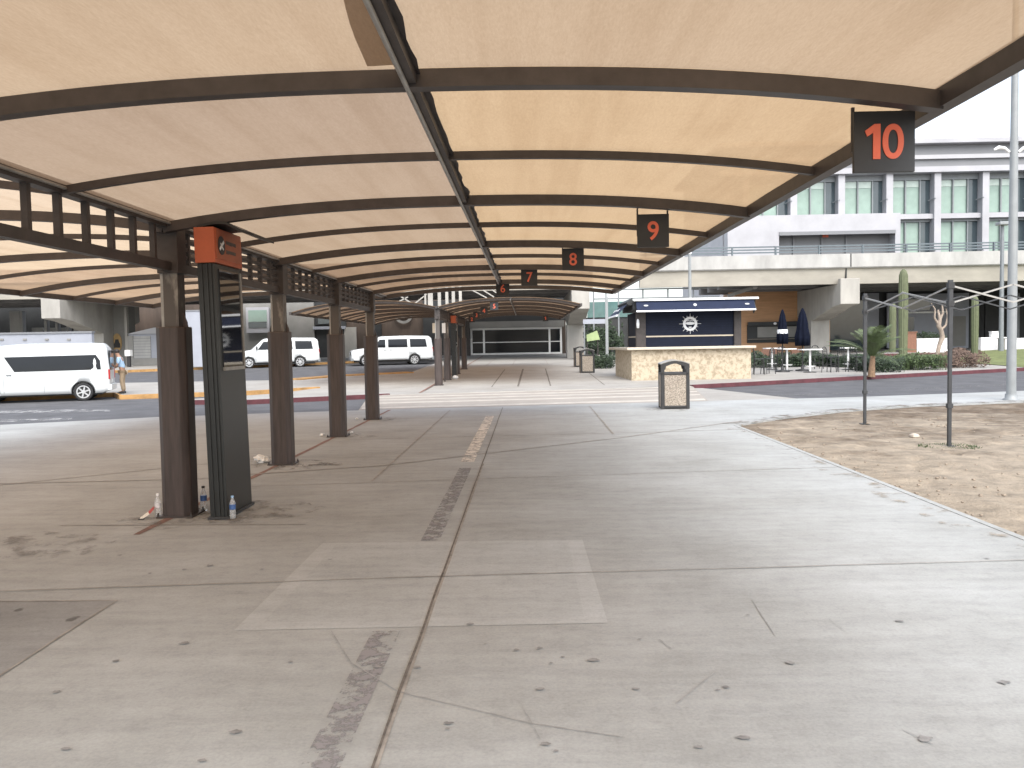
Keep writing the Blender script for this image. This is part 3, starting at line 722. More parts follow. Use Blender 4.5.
# ------------------------------------------------------------------ rubbish bins
def make_bin(label):
    r = thing('rubbish_bin', label, 'bin', (0, 0, 0), 0, 'pebbled rubbish bins')
    w, d, hb = .36, .34, .93
    f = MB()
    for x in (-1, 1):
        for y in (-1, 1): f.box((x*w-.045*(x > 0)*2+.0, y*d-.09*(y > 0), 0), (x*w+.09*(x < 0), y*d+.09*(y < 0), 1.05))
    f.box((-w+.09, -d, .03), (w-.09, -d+.09, .09)); f.box((-w+.09, d-.09, .03), (w-.09, d, .09))
    f.box((-w, -d, hb-.06), (w, d, hb)); f.box((-w+.02, -d+.02, .005), (w-.02, d-.02, .03))
    f.build('frame', 'blackp', r, False, .012)
    for ya in (-d+.012, d-.032): MB().box((-w+.09, ya, .09), (w-.09, ya+.02, hb-.06)).build('panel', 'bin_pebble', r, False)
    for xa in (-w+.012, w-.032): MB().box((xa, -d+.09, .04), (xa+.02, d-.09, hb-.06)).build('panel', 'bin_pebble', r, False)
    l = MB(); pts = [(-w-.005, 1.05)]+[(-w+2*w*i/16, 1.14+.085*sin(pi*i/16)) for i in range(17)]+[(w+.005, 1.05)]
    inn = [(w-.11, 1.0), (w-.13, 1.10)]+[(w-.15-2*(w-.15)*i/10, 1.10+.06*sin(pi*i/10)) for i in range(11)]+[(-w+.13, 1.10), (-w+.11, 1.0)]
    for ya, yb in ((-d, -d+.05), (d-.05, d)): l.prism(pts+inn, 'y', ya, yb)
    l.build('lid_side', 'blackp', r, False)
    lt = MB(); a = [(-w-.01+2*(w+.01)*i/16, 1.142+.088*sin(pi*i/16)) for i in range(17)]
    lt.prism(a+[(x, z+.022) for x, z in reversed(a)], 'y', -d-.01, d+.01); lt.build('lid', 'steel_light', r, False)
    return r
bn = make_bin('large pebble panelled bin with arched lid standing nearest, before the kiosk'); g = gnd(676, 409); bn.location = (g.x, g.y+.3, 0); bn.rotation_euler = (0, 0, R(-3))
g = gnd(587.5, 373); dup(bn, (g.x, g.y+.3, zg(g.y)), R(2), 'farther pebbled bin in front, of the pair left of the kiosk')
g = gnd(580.5, 367); dup(bn, (g.x, g.y+.3, zg(g.y)), R(2), 'farthest pebbled bin, half hidden, of the pair left of the kiosk')

# ------------------------------------------------------------------ navy bar kiosk
k0 = Vector((4.47, 35.5, zg(35.5)))
kq = thing('bar_kiosk', 'navy shuttered bar kiosk with stone counter and white wheel emblem', 'kiosk', k0)
zb = k0.z-.02
ct_ = MB(); ct_.prism([(4.5, 35.55), (9.6, 35.55), (9.6, 39.6), (4.25, 39.6)], 'z', zb, 1.36); cnt = ct_.build('counter', 'counter', kq, bevel=.02)
MB().prism([(4.30, 35.33), (9.76, 35.33), (9.76, 39.8), (3.95, 39.8)], 'z', 1.363, 1.475).build('countertop', 'counter_top', cnt, bevel=.02)
for x0, x1 in ((4.80, 5.22), (9.05, 9.36)): MB().box((x0, 36.2, 1.475), (x1, 36.45, 3.0)).build('post', 'steel', kq, bevel=.01)
MB().box((4.80, 39.0, 1.475), (5.0, 39.25, 3.0)).build('post', 'steel', kq)
MB().box((4.82, 36.46, 1.475), (4.9, 38.98, 3.0)).build('side_shutter', 'navy', kq)
sh = MB(); sh.box((5.22, 36.30, 1.475), (9.05, 36.36, 3.06)); shu = sh.build('front_shutter', 'navy', kq)
st = MB()
for k in range(14): st.box((5.23, 36.293, 1.52+k*.105), (9.04, 36.301, 1.53+k*.105))
st.build('shutter_rib', 'navy_lite', shu)
MB().box((5.24, 36.275, 1.905), (9.03, 36.30, 1.965)).build('shutter_bar', 'counter_top', shu)
MB().box((4.80, 36.6, 1.905), (4.82, 38.9, 1.965)).build('shutter_bar', 'counter_top', kq)
e = MB(); ec = Vector((7.16, 36.28, 2.46))
e.ring(ec, .20, .31, 'y', .012)
for k in range(16):
    a = 2*pi*k/16; l_ = .44 if k % 2 == 0 else .37
    if k in (0, 8): l_ = .47
    e.bar(ec+Vector((cos(a)*.30, 0, sin(a)*.30)), ec+Vector((cos(a)*l_, 0, sin(a)*l_)), .012, .06 if k % 2 == 0 else .045, (0, 1, 0))
e.disc(ec+Vector((0, 0, .02)), .12, 'y', .012, 20, 1.7, .55)
for k in range(5): e.disc(ec+Vector((-.12+.06*k, 0, .13+.02*(k % 2))), .022, 'y', .012, 8)
e.disc(ec+Vector((0, 0, -.15)), .05, 'y', .012, 12, 1.5, .5)
e.build('wheel_emblem', 'chalk', shu)
rf = MB(); rf.box((4.62, 35.75, 3.08), (9.85, 39.7, 3.50)); roof = rf.build('roof', 'dark', kq, bevel=.02)
fv = MB(); fv.prism([(35.28, 3.03), (35.31, 3.03), (35.60, 3.45), (35.57, 3.45)], 'x', 4.72, 9.72); val = fv.build('valance', 'navy_lite', kq)
MB().prism([(35.23, 2.975), (35.31, 2.975), (35.35, 3.04), (35.27, 3.04)], 'x', 4.70, 9.74).build('valance_trim', 'chalk', val)
MB().prism([(35.48, 3.45), (35.70, 3.45), (35.70, 3.54), (35.50, 3.54)], 'x', 4.62, 9.92).build('gutter', 'white', roof, bevel=.01)
MB().prism([(35.4, 3.06), (35.75, 3.45), (35.75, 2.85)], 'x', 9.745, 9.785).build('valance_end', 'dark', kq)
for x in (5.12, 7.2, 9.4):
    e = MB(); yc, zc = 35.29, 3.22
    d = Vector((0, .29, .42)).normalized()
    b1 = Vector((x, 35.425-.02, 3.235-.0))
    r0 = .075 if x == 7.2 else .045
    for k in range(12):
        a, a2 = 2*pi*k/12, 2*pi*(k+1)/12
        sx_ = 1 if x == 7.2 else 2.2
        P = [b1-Vector((0, .018, -.013)), b1-Vector((0, .018, -.013))+Vector((cos(a)*r0*sx_, 0, 0))+d*sin(a)*r0, b1-Vector((0, .018, -.013))+Vector((cos(a2)*r0*sx_, 0, 0))+d*sin(a2)*r0]
        e.add(P, [(0, 1, 2)])
    e.build('valance_mark', 'bldg_line', val, fixn=False)
sv = MB(); sv.prism([(3.95, 2.90), (3.98, 2.90), (4.45, 3.36), (4.42, 3.36)], 'y', 36.1, 39.4); s2 = sv.build('side_valance', 'navy_lite', kq)
MB().prism([(3.90, 2.83), (3.98, 2.83), (4.01, 2.905), (3.93, 2.905)], 'y', 36.05, 39.45).build('valance_trim', 'chalk', s2)
MB().prism([(4.42, 3.34), (4.50, 3.34), (4.50, 3.43), (4.42, 3.43)], 'y', 36.05, 39.45).build('valance_trim', 'chalk', s2)
for y in (36.9, 37.7, 38.6): MB().prism([(4.10, 3.08), (4.19, 3.18), (4.17, 3.18), (4.08, 3.08)], 'y', y, y+.22).build('valance_mark', 'chalk', s2)
MB().prism([(4.35, 3.43), (4.62, 3.62), (4.62, 3.30), (4.45, 3.30)], 'y', 35.9, 39.5).build('roof_edge', 'dark', kq)
sp = MB(); sp.lathe([(.02, 0), (.06, .02), (.07, .2), (.05, .36), (.02, .4)], (4.86, 36.05, 2.3), 12); sp.build('wall_lamp', 'chalk', kq)

# ------------------------------------------------------------------ patio furniture
def table(label, px, py, w=.75):
    g = gnd(px, py); r = thing('bistro_table', label, 'table', (g.x, g.y, g.z+.004), 0, 'white high tables on the patio')
    MB().box((-w/2, -.35, 1.06), (w/2, .35, 1.11)).build('tabletop', 'white', r, False, .01)
    MB().tube([(0, 0, .03), (0, 0, 1.06)], .05, 12).build('pedestal', 'white', r, False)
    MB().lathe([(.30, 0), (.30, .025), (.06, .05)], (0, 0, 0), 20).build('base', 'blackp', r, False)
    MB().ring((0, 0, .30), .22, .25, 'z', .03, 20).build('foot_rail', 'white', r, False)
    return r
table('white high table closest to the kiosk counter end', 772, 369.5); table('white high table just left of the closed umbrella with pale band', 787, 371)
table('white high table before the arched chair and stone column', 810, 372.5, .95); table('white high table by the palm, farthest from the kiosk', 848, 370, .6)
def bar_chair(label):
    r = thing('bar_chair', label, 'chair', (0, 0, 0), 0, 'black metal bar chairs on the patio')
    MB().box((-.21, -.21, .70), (.21, .21, .73)).build('seat', 'blackp', r, False, .01)
    for x in (-1, 1):
        MB().tube([(x*.24, -.24, 0), (x*.19, -.19, .70)], .018, 8).build('leg', 'blackp', r, False)
        MB().tube([(x*.24, .24, 0), (x*.19, .19, .70)], .018, 8).build('leg', 'blackp', r, False)
    b = MB(); b.tube([(-.19, .19, .72), (-.2, .23, 1.05), (-.13, .25, 1.17), (0, .255, 1.21), (.13, .25, 1.17), (.2, .23, 1.05), (.19, .19, .72)], .018, 8)
    for x in (-.11, 0, .11): b.tube([(x, .20, .74), (x, .25, 1.18)], .011, 6)
    b.tube([(-.2, .225, 1.0), (.2, .225, 1.0)], .012, 6); b.build('backrest', 'blackp', r, False)
    f = MB()
    for s_ in (-1, 1): f.tube([(-.22, s_*.22, .30), (.22, s_*.22, .30)], .012, 6); f.tube([(s_*.22, -.22, .38), (s_*.22, .22, .38)], .012, 6)
    f.build('stretcher', 'blackp', r, False); return r
bc = bar_chair('black wire bar chair hard against the end of the kiosk counter'); g = gnd(759, 374.5); bc.location = (g.x, g.y, g.z+.004); bc.rotation_euler = (0, 0, R(80))
for px, py, rz, lab in ((768, 374, -70, 'black wire bar chair turned sideways near the kiosk counter end'),
                        (781, 370.5, 170, 'black bar chair between the two left white tables'),
                        (817, 369, 5, 'black arched bar chair behind the wide white table'),
                        (829, 372.5, 40, 'black bar chair turned askew right of the wide white table'),
                        (838, 372, -60, 'black bar chair left of the table by the palm'),
                        (856, 372, 120, 'black bar chair between the last table and the palm')):
    g = gnd(px, py); dup(bc, (g.x, g.y, g.z+.004), R(rz), lab)
def wick(label, px, py, rz):
    g = gnd(px, py); r = thing('wicker_chair', label, 'chair', (g.x, g.y, g.z+.004), R(rz), 'reddish wicker chairs by the cafe window')
    MB().box((-.26, -.25, .40), (.26, .25, .46)).build('seat', 'wicker', r, False, .02)
    MB().prism([(-.28, .44), (.28, .44), (.27, .80), (.18, .95), (0, 1.0), (-.18, .95), (-.27, .80)], 'y', .20, .25).build('backrest', 'wicker', r, False, .01)
    for x in (-1, 1):
        for y in (-1, 1): MB().box((x*.23-.02, y*.22-.02, 0), (x*.23+.02, y*.22+.02, .40)).build('leg', 'wicker', r, False)
        MB().box((x*.27-.025, -.24, .62), (x*.27+.025, .22, .66)).build('armrest', 'wicker', r, False)
wick('reddish wicker chair behind the table closest to the kiosk', 764, 366, 190); wick('reddish wicker chair left of the pale banded umbrella', 776, 365.5, 170); wick('reddish wicker chair between the two closed umbrellas', 793, 365.5, 200)
def umbrella(label, px, base, top, bot, w, band):
    g = gnd(px, base); Y = g.y; zt_, zb_ = at(px, top, Y).z, at(px, bot, Y).z
    r = thing('closed_umbrella', label, 'umbrella', (g.x, g.y, g.z+.004), 0, 'closed navy umbrellas')
    h0, h1 = zb_-g.z, zt_-g.z
    prof = [(.05, h0+.02), (w, h0+.0), (w*1.05, h0+.25*(h1-h0)), (w*.8, h0+.45*(h1-h0)), (w*.72, h0+.62*(h1-h0)), (w*.45, h0+.84*(h1-h0)), (.05, h1-.06), (.02, h1)]
    MB().lathe(prof, (0, 0, 0), 32, True, .16, 8).build('canopy', 'navy_cloth', r, False)
    MB().tube([(0, 0, .04), (0, 0, h0+.1)], .03, 10).build('pole', 'blackp', r, False)
    MB().lathe([(.34, 0), (.34, .06), (.08, .10), (.05, .3)], (0, 0, 0), 20).build('base', 'blackp', r, False)
    if band: MB().lathe([(w*1.08, h0+.30*(h1-h0)), (w*1.02, h0+.42*(h1-h0))], (0, 0, 0), 24).build('band', 'chalk', r, False)
umbrella('closed navy umbrella with pale band, nearer the kiosk', 782.5, 372, 309.5, 344, .24, True)
umbrella('wider plain closed navy umbrella beside the stone column', 802.5, 371, 308, 346, .32, False)

# ------------------------------------------------------------------ pop-up tent frame, legs and scissor bars
tf = thing('tent_frame', 'bare pop-up tent frame with black posts and crossed bars on the sand', 'tent frame', (6.74, 13.3, -.03))
P = [Vector((6.74, 13.3, -.03)), Vector((6.88, 16.95, -.03)), Vector((10.75, 16.95, -.03)), Vector((10.65, 13.25, -.03))]
TH = 2.60
for p_ in P:
    b = MB(); b.cbox((p_.x, p_.y, p_.z+.78), (.05, .05, 1.56)); b.cbox((p_.x, p_.y, p_.z+1.56+(TH-1.50)/2), (.06, .06, TH-1.50)); b.cbox((p_.x, p_.y, p_.z+.66), (.08, .08, .07))
    ps = b.build('post', 'tentpost', tf)
    MB().box((p_.x-.08, p_.y-.08, -.028), (p_.x+.08, p_.y+.08, -.012)).build('foot_plate', 'tentpost', ps)
    for zz_ in (TH-.06, TH-.34): MB().cbox((p_.x, p_.y, zz_), (.09, .09, .09)).build('bracket', 'blackp', ps)
def scissor(a, b_, n, m):
    for i in range(n):
        p0, p1 = a+(b_-a)*(i/n), a+(b_-a)*((i+1)/n); hi, lo = TH-.06, TH-.34
        o_ = Vector(((b_-a).normalized().y, -(b_-a).normalized().x, 0))*.014
        for s_, (z0, z1) in ((1, (hi, lo)), (-1, (lo, hi))):
            MB().bar(Vector((p0.x, p0.y, z0))+o_*s_, Vector((p1.x, p1.y, z1))+o_*s_, .016, .026).build('crossbar', m, tf)
scissor(P[0], P[1], 2, 'tentbar'); scissor(P[0], P[3], 4, 'tentbar'); scissor(P[1], P[2], 4, 'tentpost'); scissor(P[3], P[2], 2, 'tentpost')

# ------------------------------------------------------------------ lamp posts
g = gnd(1011, 400)
lp = thing('lamp_post', 'tall grey lamp post at the pavement edge, nearest and thickest', 'lamp post', (g.x, g.y, 0))
MB().tube([(g.x, g.y, .02), (g.x, g.y, 3), (g.x, g.y, 6), (g.x, g.y, 11)], [.12, .115, .10, .07], 20).build('pole', 'pole', lp)
MB().lathe([(.2, 0), (.2, .03), (.15, .05), (.145, .16)], (g.x, g.y, .002), 16).build('base', 'pole', lp)
for s_ in (-1, 1):
    a = MB(); a.tube([(g.x+s_*.12, g.y, 6.55), (g.x+s_*.25, g.y, 6.66), (g.x+s_*.40, g.y, 6.68), (g.x+s_*.52, g.y, 6.62)], [.035, .04, .05, .03], 10); a.build('lamp_arm', 'white', lp)
g = at(1001, 352, 55); t_ = at(999.5, 224, 55)
lp2 = thing('lamp_post', 'slim dark lamp post in front of the overpass', 'lamp post', (g.x, 55, .3))
MB().tube([(g.x, 55, .3), (g.x, 55, t_.z)], [.16, .10], 12).build('pole', 'frame', lp2)
MB().box((g.x-.38, 54.6, t_.z-.1), (g.x+.38, 55.2, t_.z+.12)).build('lamp_head', 'pole', lp2, bevel=.05)
g = at(690, 300, 52); t_ = at(690, 254, 52)
lp3 = thing('lamp_post', 'pale slender pole rising behind the kiosk roof', 'lamp post', (g.x, 52, zg(52)))
MB().tube([(g.x, 52, zg(52)), (g.x, 52, t_.z)], [.13, .09], 12).build('pole', 'pole', lp3)
MB().lathe([(.09, 0), (.14, .08), (.04, .2)], (g.x, 52, t_.z-.01), 12).build('lamp_head', 'white', lp3)

# ------------------------------------------------------------------ elevated road
ov = thing('overpass', 'pale concrete elevated road on hammerhead piers crossing before the terminal', 'overpass', (0, 60, 0))
XL, XG0, XG1, XR = -75, 4.9, 8.3, 75
for x0, x1 in ((XL, XG0), (XG1, XR)):
    xd = 14.95 if x0 > 0 else x0
    MB().box((xd, 60.25, 6.25), (x1, 75, 6.75)).build('deck', 'conc_shade', ov)
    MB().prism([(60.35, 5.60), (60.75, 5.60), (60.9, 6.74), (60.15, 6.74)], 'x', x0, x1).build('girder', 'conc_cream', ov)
    for y in (64.5, 68, 71.3): MB().box((xd, y, 5.60), (x1, y+.6, 6.25)).build('girder', 'conc_shade', ov)
    MB().prism([(60.0, 6.70), (60.35, 6.70), (60.35, 7.72), (59.92, 7.72), (59.92, 6.78)], 'x', x0, x1).build('parapet', 'conc_pale', ov)
rl = MB()
for z in (7.92, 8.12, 8.32): rl.box((XG1, 60.05, z-.05), (XR, 60.12, z+.05))
x = XG1+.4
while x < XR: rl.box((x-.05, 60.0, 7.72), (x+.05, 60.18, 8.36)); x += 3.1
rl.build('railing', 'rail', ov)
j = MB(); q = at(851, 265, 59.9); j.box((q.x-.04, 59.905, 6.79), (q.x+.04, 59.93, 7.715)); q = at(847, 275, 60); j.box((q.x-.04, 60.13, 5.61), (q.x+.04, 60.3, 6.7)); j.build('movement_joint', 'dark', ov)
for pa, pb in ((840.5, 860), (571.5, 589.5), (40, 59)):
    a, b_ = at(pa, 290, 59.6), at(pb, 290, 59.6); zb_ = 4.12; g0 = zg(66)
    cp = MB(); cp.prism([(59.6, 5.95), (59.6, zb_), (61.2, zb_-.15), (65.4, zb_-1.0), (67.4, zb_-1.0), (72, zb_), (72, 5.59), (60.14, 5.59), (60.14, 5.95)], 'x', a.x, b_.x); pier = cp.build('pier_cap', 'conc', ov, bevel=.04)
    xm = (a.x+b_.x)/2; MB().box((xm-.72, 65.6, g0-.3), (xm+.72, 67.2, zb_-.98)).build('pier_column', 'conc', pier)
ls = thing('louvre_screen', 'row of pale upright fins and braces under the overpass edge', 'louvre screen', (-6.5, 58.5, 5))
for px, w in ((425.5, .06), (430.5, .17), (439.5, .11), (447, .10), (453.5, .11), (460.5, .10)):
    a, b_ = at(px, 304, 58.5), at(px, 268, 58.5); MB().box((a.x-w, 58.45, a.z-.6), (a.x+w, 58.6, b_.z)).build('fin', 'conc', ls)
for p0, p1 in (((384, 309), (408, 297)), ((400, 296), (413, 304)), ((413, 305), (427, 294)), ((470, 289), (487, 298)), ((478, 287), (494, 297)), ((486, 286), (500, 295))):
    MB().bar(at(p0[0], p0[1], 58.6), at(p1[0], p1[1], 58.6), .08, .12, (0, 1, 0)).build('brace', 'conc', ls)

# ------------------------------------------------------------------ upper terminal building
BY = 80.0
A0 = lambda px, py: at(px, py, BY)
zr, zt1 = at(960, 137.5, BY-1.6).z, A0(960, 171.5).z
zsill, zlow = A0(934, 214.5).z, A0(934, 252).z
tb = thing('terminal_building', 'white terminal building with green tinted windows above the overpass', 'building', (30, BY, 0))
x0b, x1b = A0(724, 200).x, A0(1190, 200).x
zz = [at(960, v, BY-1).z for v in (154.5, 158.5, 166, 171.5)]
xg = A0(722, 300).x
MB().box((x0b, BY+.6, 8.2), (x1b, BY+20, zr-.2)).build('wall', 'bldg', tb); MB().box((xg, BY+.62, zg(BY)), (x1b, BY+19.9, 8.19)).build('wall', 'bldg', tb)
MB().box((x0b-1, BY-1.6, at(960, 142.5, BY-1.6).z), (x1b, BY+21, zr)).build('roof', 'bldg', tb, bevel=.05)
MB().box((x0b-.5, BY-.9, zz[0]), (x1b, BY+.59, at(960, 142.5, BY-1.6).z)).build('fascia', 'bldg_grey', tb)
MB().box((x0b-.6, BY-1.15, zz[1]), (x1b, BY+.59, zz[0])).build('fascia', 'bldg_line', tb)
MB().box((x0b-.5, BY-.9, zz[2]), (x1b, BY+.59, zz[1])).build('fascia', 'bldg_grey', tb)
MB().box((x0b-.6, BY-1.1, zz[3]), (x1b, BY+.59, zz[2])).build('fascia', 'bldg', tb)
cw = A0(888.5, 200).x-A0(841, 200).x; xc0 = A0(838.6, 190).x
MB().box((x0b, BY-.55, zsill-.45), (x1b, BY+.59, zsill)).build('spandrel', 'bldg', tb)
for k in range(-2, 8):
    x = xc0+k*cw
    MB().box((x-.31, BY-.8, zlow-2), (x+.31, BY+.59, zz[3])).build('column', 'bldg', tb)
    for lo, hi in ((zsill, zz[3]), (zlow-2, zsill-.45)):
        a, b_ = x+.32, x+cw-.32; w = b_-a
        hd = .55 if hi == zz[3] else .25
        wf = MB(); wf.box((a, BY-.1, hi-hd), (b_, BY+.3, hi)); wf.box((a+w*.38-.06, BY-.12, lo), (a+w*.38+.06, BY+.3, hi-hd)); wf.box((a+w*.74-.05, BY-.1, lo), (a+w*.74+.05, BY+.3, hi-hd)); wf.box((a, BY-.1, lo), (b_, BY+.3, lo+.09))
        win = wf.build('window', 'frame', tb)
        for u0, u1, gm in ((.0, .38, 'win_green'), (.38, .74, 'win_green'), (.74, 1, 'win_dark')):
            MB().box((a+w*u0+.001, BY+.1+.01*u0, lo+.05), (a+w*u1-.001, BY+.16+.01*u0, hi-hd)).build('pane', gm, win)
            if gm != 'win_dark' and hi == zz[3] and (k*7+int(u0*10)*3) % 7 not in (3, 5):
                MB().box((a+w*u0+.07, BY+.06, hi-hd-.62), (a+w*u1-.07, BY+.09, hi-hd)).build('blind', 'win_pale', win)  # pale tops: blinds, also painting lighter reflections into the panes
        ar = MB(); ar.bar((b_-.25, BY-.1, (lo+hi)/2-.6), (b_+.1, BY-.85, (lo+hi)/2-.5), .09, .09); ar.build('bracket', 'frame', win)
xb0, xb1 = A0(722, 230).x, A0(890, 230).x
blk = MB(); zt_ = zsill-.10; zr0, zr1 = A0(810, 251).z-2, A0(810, 234.5).z; xr0, xr1 = A0(772, 240).x, A0(885, 240).x
blk.box((xb0, BY-2.2, zr1), (xb1, BY-.82, zt_)); blk.box((xr1, BY-2.2, zlow-4), (xb1, BY-.82, zr1)); blk.box((xb0, BY-2.2, 8.2), (xr0, BY-.82, zr1))
pb = blk.build('projecting_block', 'bldg', tb)
MB().box((xr0, BY-2.3, zr1-.32), (xr1, BY-2.2, zr1)).build('recess_header', 'bldg_grey', pb)
MB().box((xr0, BY-.90, zlow-4), (xr1, BY-.83, zr1)).build('recess_glazing', 'bldg_grey', pb)
b = MB()
for x in (A0(790, 240).x, A0(818, 240).x, A0(842, 240).x): b.box((x-.07, BY-1.1, zlow-4), (x+.07, BY-.91, zr1-.01))
b.build('recess_mullion', 'bldg_grey', pb)
b = MB()
for px in (819, 822): q = A0(px, 237.5); b.box((q.x-.12, BY-1.35, q.z-.15), (q.x+.12, BY-1.3, q.z+.15))
b.build('red_marker', 'orange_txt', pb)

# ------------------------------------------------------------------ ground floor under the overpass
tg = thing('terminal_hall', 'shaded dark terminal front beneath the overpass, left and centre', 'building', (-20, 78, zg(78)))
YW = 78.3; gz = zg(78)-.1
a = lambda px, py: at(px, py, YW)
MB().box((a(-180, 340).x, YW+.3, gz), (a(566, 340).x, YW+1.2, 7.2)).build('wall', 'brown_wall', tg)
def pnl(name, x0, x1, y0, y1, m, par, d=0, t_=.2):
    p0, p1 = at(x0, y1, YW-d), at(x1, y0, YW-d); return MB().box((p0.x, YW-d, p0.z), (p1.x, YW-d+t_, p1.z)).build(name, m, par)
pnl('wall_panel', 245, 285, 288, 365, 'conc_grey', tg, 0, .29); pnl('wall_panel', 285, 313, 290, 362, 'conc_grey', tg, .4, .3)
w_ = pnl('window', 246.5, 268.5, 307, 333, 'bldg', tg, .5, .3); pnl('pane', 248.5, 266.5, 310, 322, 'win_green', w_, .54, .06); pnl('pane', 248.5, 266.5, 322.2, 328, 'win_dark', w_, .55, .06)
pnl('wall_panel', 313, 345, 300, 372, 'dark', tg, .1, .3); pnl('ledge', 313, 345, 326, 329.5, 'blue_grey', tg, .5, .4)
w_ = pnl('window', 315, 334, 312, 325, 'dark', tg, .35, .2); pnl('pane', 318, 331, 314, 324, 'win_dark', w_, .4, .04)
pnl('wall_panel', 345, 356, 327, 366, 'conc', tg, .3, .2)
pnl('wall_panel', 225, 240, 309, 319, 'win_pale', tg, .2, .2); pnl('doorway', 371, 381, 316, 366, 'dark', tg, .3, .2)
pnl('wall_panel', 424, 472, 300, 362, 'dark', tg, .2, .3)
# round emblem on the brown wall
p_ = at(403.5, 314.5, YW-.1)
e = MB(); e.ring(p_, .62, .86, 'y', .05); e.disc(p_+Vector((0, 0, 0)), .40, 'y', .05); e.build('round_emblem', 'conc_grey', tg)
# glazed entrance
en = thing('glass_entrance', 'white framed glass terminal entrance at the end of the walkway', 'entrance', (-.8, 77, zg(77)))
x0, x1 = at(471.5, 340, 77).x, at(561, 340, 77).x; z0, z1 = zg(77)+.03, at(516, 327.8, 77).z; xs = [x0, at(484, 340, 77).x, at(549.5, 340, 77).x, x1]; zm = at(516, 342, 77).z
f_ = MB()
for x in xs: f_.box((x-.09, 76.92, z0), (x+.09, 77.1, z1))
f_.box((x0-.09, 76.9, z1-.16), (x1+.09, 77.12, z1+.02)); f_.box((x0-.09, 76.9, z0), (x1+.09, 77.12, z0+.16)); f_.box((x0, 76.93, zm-.04), (x1, 77.08, zm+.04))
f_.build('frame', 'white', en)
for xa, xb in zip(xs, xs[1:]):
    MB().box((xa+.09, 77.0, z0+.16), (xb-.09, 77.04, zm-.04)).build('glass_pane', 'tint', en); MB().box((xa+.09, 77.0, zm+.04), (xb-.09, 77.04, z1-.16)).build('glass_pane', 'tint', en)
MB().box((x0-.4, 76.6, z1+.03), (x1+.3, 77.4, z1+.62)).build('lintel', 'conc_grey', en)
MB().box((x0-.6, 76.75, z1+.64), (x1+.6, 78, 6.1)).build('bulkhead', 'dark', en)
lw = MB()
for px, w in ((456, .2), (462, .25), (468, .16)): q = at(px, 340, 76); lw.box((q.x-w, 76, zg(76)), (q.x+w, 76.3, 4.5))
lw.build('jamb_fin', 'steel', en)
# steel frame, teal glazing and banner between the pier and the kiosk
fr = thing('steel_gantry', 'pale steel post and beam beside the kiosk', 'steel frame', (at(607, 350, 48).x, 48, zg(48)))
q = at(607, 350, 48); MB().box((q.x-.08, 47.9, zg(48)), (q.x+.08, 48.06, at(607, 297, 48).z)).build('post', 'pole', fr)
q0, q1 = at(583, 324, 48), at(606, 319, 48); MB().box((q0.x, 47.92, q0.z), (q1.x+.08, 48.1, q1.z)).build('beam', 'blue_grey', fr)
for px in (584.5,): q = at(px, 350, 48); MB().box((q.x-.04, 47.95, zg(48)), (q.x+.04, 48.05, q0.z)).build('post', 'frame', fr)
gb = thing('glass_pavilion', 'teal glazed pavilion behind the steel frame, left of the kiosk', 'pavilion', (at(605, 340, 74).x, 74, zg(74)))
q0, q1 = at(588, 360, 74), at(640, 302, 74); MB().box((q0.x, 74, zg(74)), (q1.x, 80, at(600, 318, 74).z)).build('wall', 'dark', gb); MB().box((q0.x, 73.9, at(600, 317.5, 74).z), (q1.x, 80, at(600, 302, 74).z)).build('glazing', 'teal', gb)
bnr = MB(); Y = 56; pts = [at(586.5, 335, Y), at(597, 330.5, Y), at(600, 339.5, Y), at(587, 341.5, Y)]; 
bnr.prism([(p_.x, p_.z) for p_ in pts], 'y', Y, Y+.05); bp_ = thing('banner', 'tilted lime green banner behind the bins', 'banner', (pts[0].x, Y, zg(Y))); bnr.build('cloth', 'lime', bp_)
b = MB()
for p_ in (pts[0], pts[1]): b.tube([(p_.x+.05, Y+.1, zg(Y)), (p_.x+.05, Y+.1, p_.z)], .03, 8)
b.build('stake', 'steel', bp_)
wp = thing('sign_frame', 'thin dark open frame of posts and rails below the overpass, above the kiosk', 'frame', (at(650, 300, 61).x, 61.3, 0))
q0, q1 = at(593, 299.5, 61.3), at(719, 289.5, 61.3); b = MB()
for px in (593.5, 606, 618.5, 643, 668, 693.5): q = at(px, 295, 61.2); b.box((q.x-.05, 61.2, q0.z-3.8), (q.x+.05, 61.29, 5.5))
b.box((q0.x, 61.22, q0.z-.02), (q1.x, 61.29, q0.z+.08)); b.box((q0.x, 61.22, 5.5), (q1.x, 61.29, 5.6)); b.build('post', 'frame', wp)
# cafe front
Yc = 69.0
cf = thing('cafe_front', 'honey wood cafe front with wide serving window behind the patio', 'cafe', (at(780, 340, Yc).x, Yc, zg(Yc)))
x0, x1 = at(735, 330, Yc).x, at(830, 330, Yc).x
MB().box((x0, Yc, zg(Yc)-.1), (x1, Yc+4, 6.1)).build('wall', 'wood', cf)
q0, q1 = at(747, 346, Yc), at(818, 324, Yc)
w_ = MB().box((q0.x, Yc-.12, q0.z+.25), (q1.x, Yc-.01, q1.z)).build('window', 'dark', cf)
p0, p1 = at(757, 337.5, Yc), at(817, 326, Yc); MB().box((p0.x, Yc-.16, p0.z), (p1.x, Yc-.121, p1.z)).build('pane', 'conc_grey', w_)
p0, p1 = at(747, 326, Yc), at(818, 321, Yc); MB().box((p0.x, Yc-.5, p0.z), (p1.x, Yc-.165, p1.z)).build('awning_box', 'dark', w_)
p0, p1 = at(747, 339.5, Yc), at(818, 338, Yc); MB().box((p0.x, Yc-.4, p0.z), (p1.x, Yc-.165, p1.z)).build('sill', 'counter_top', w_)
q = at(775, 323.5, Yc-.6); MB().lathe([(.05, 0), (.13, .05), (.14, .14), (.05, .2)], (q.x, Yc-.62, q.z-.1), 12).build('lamp', 'chalk', cf)
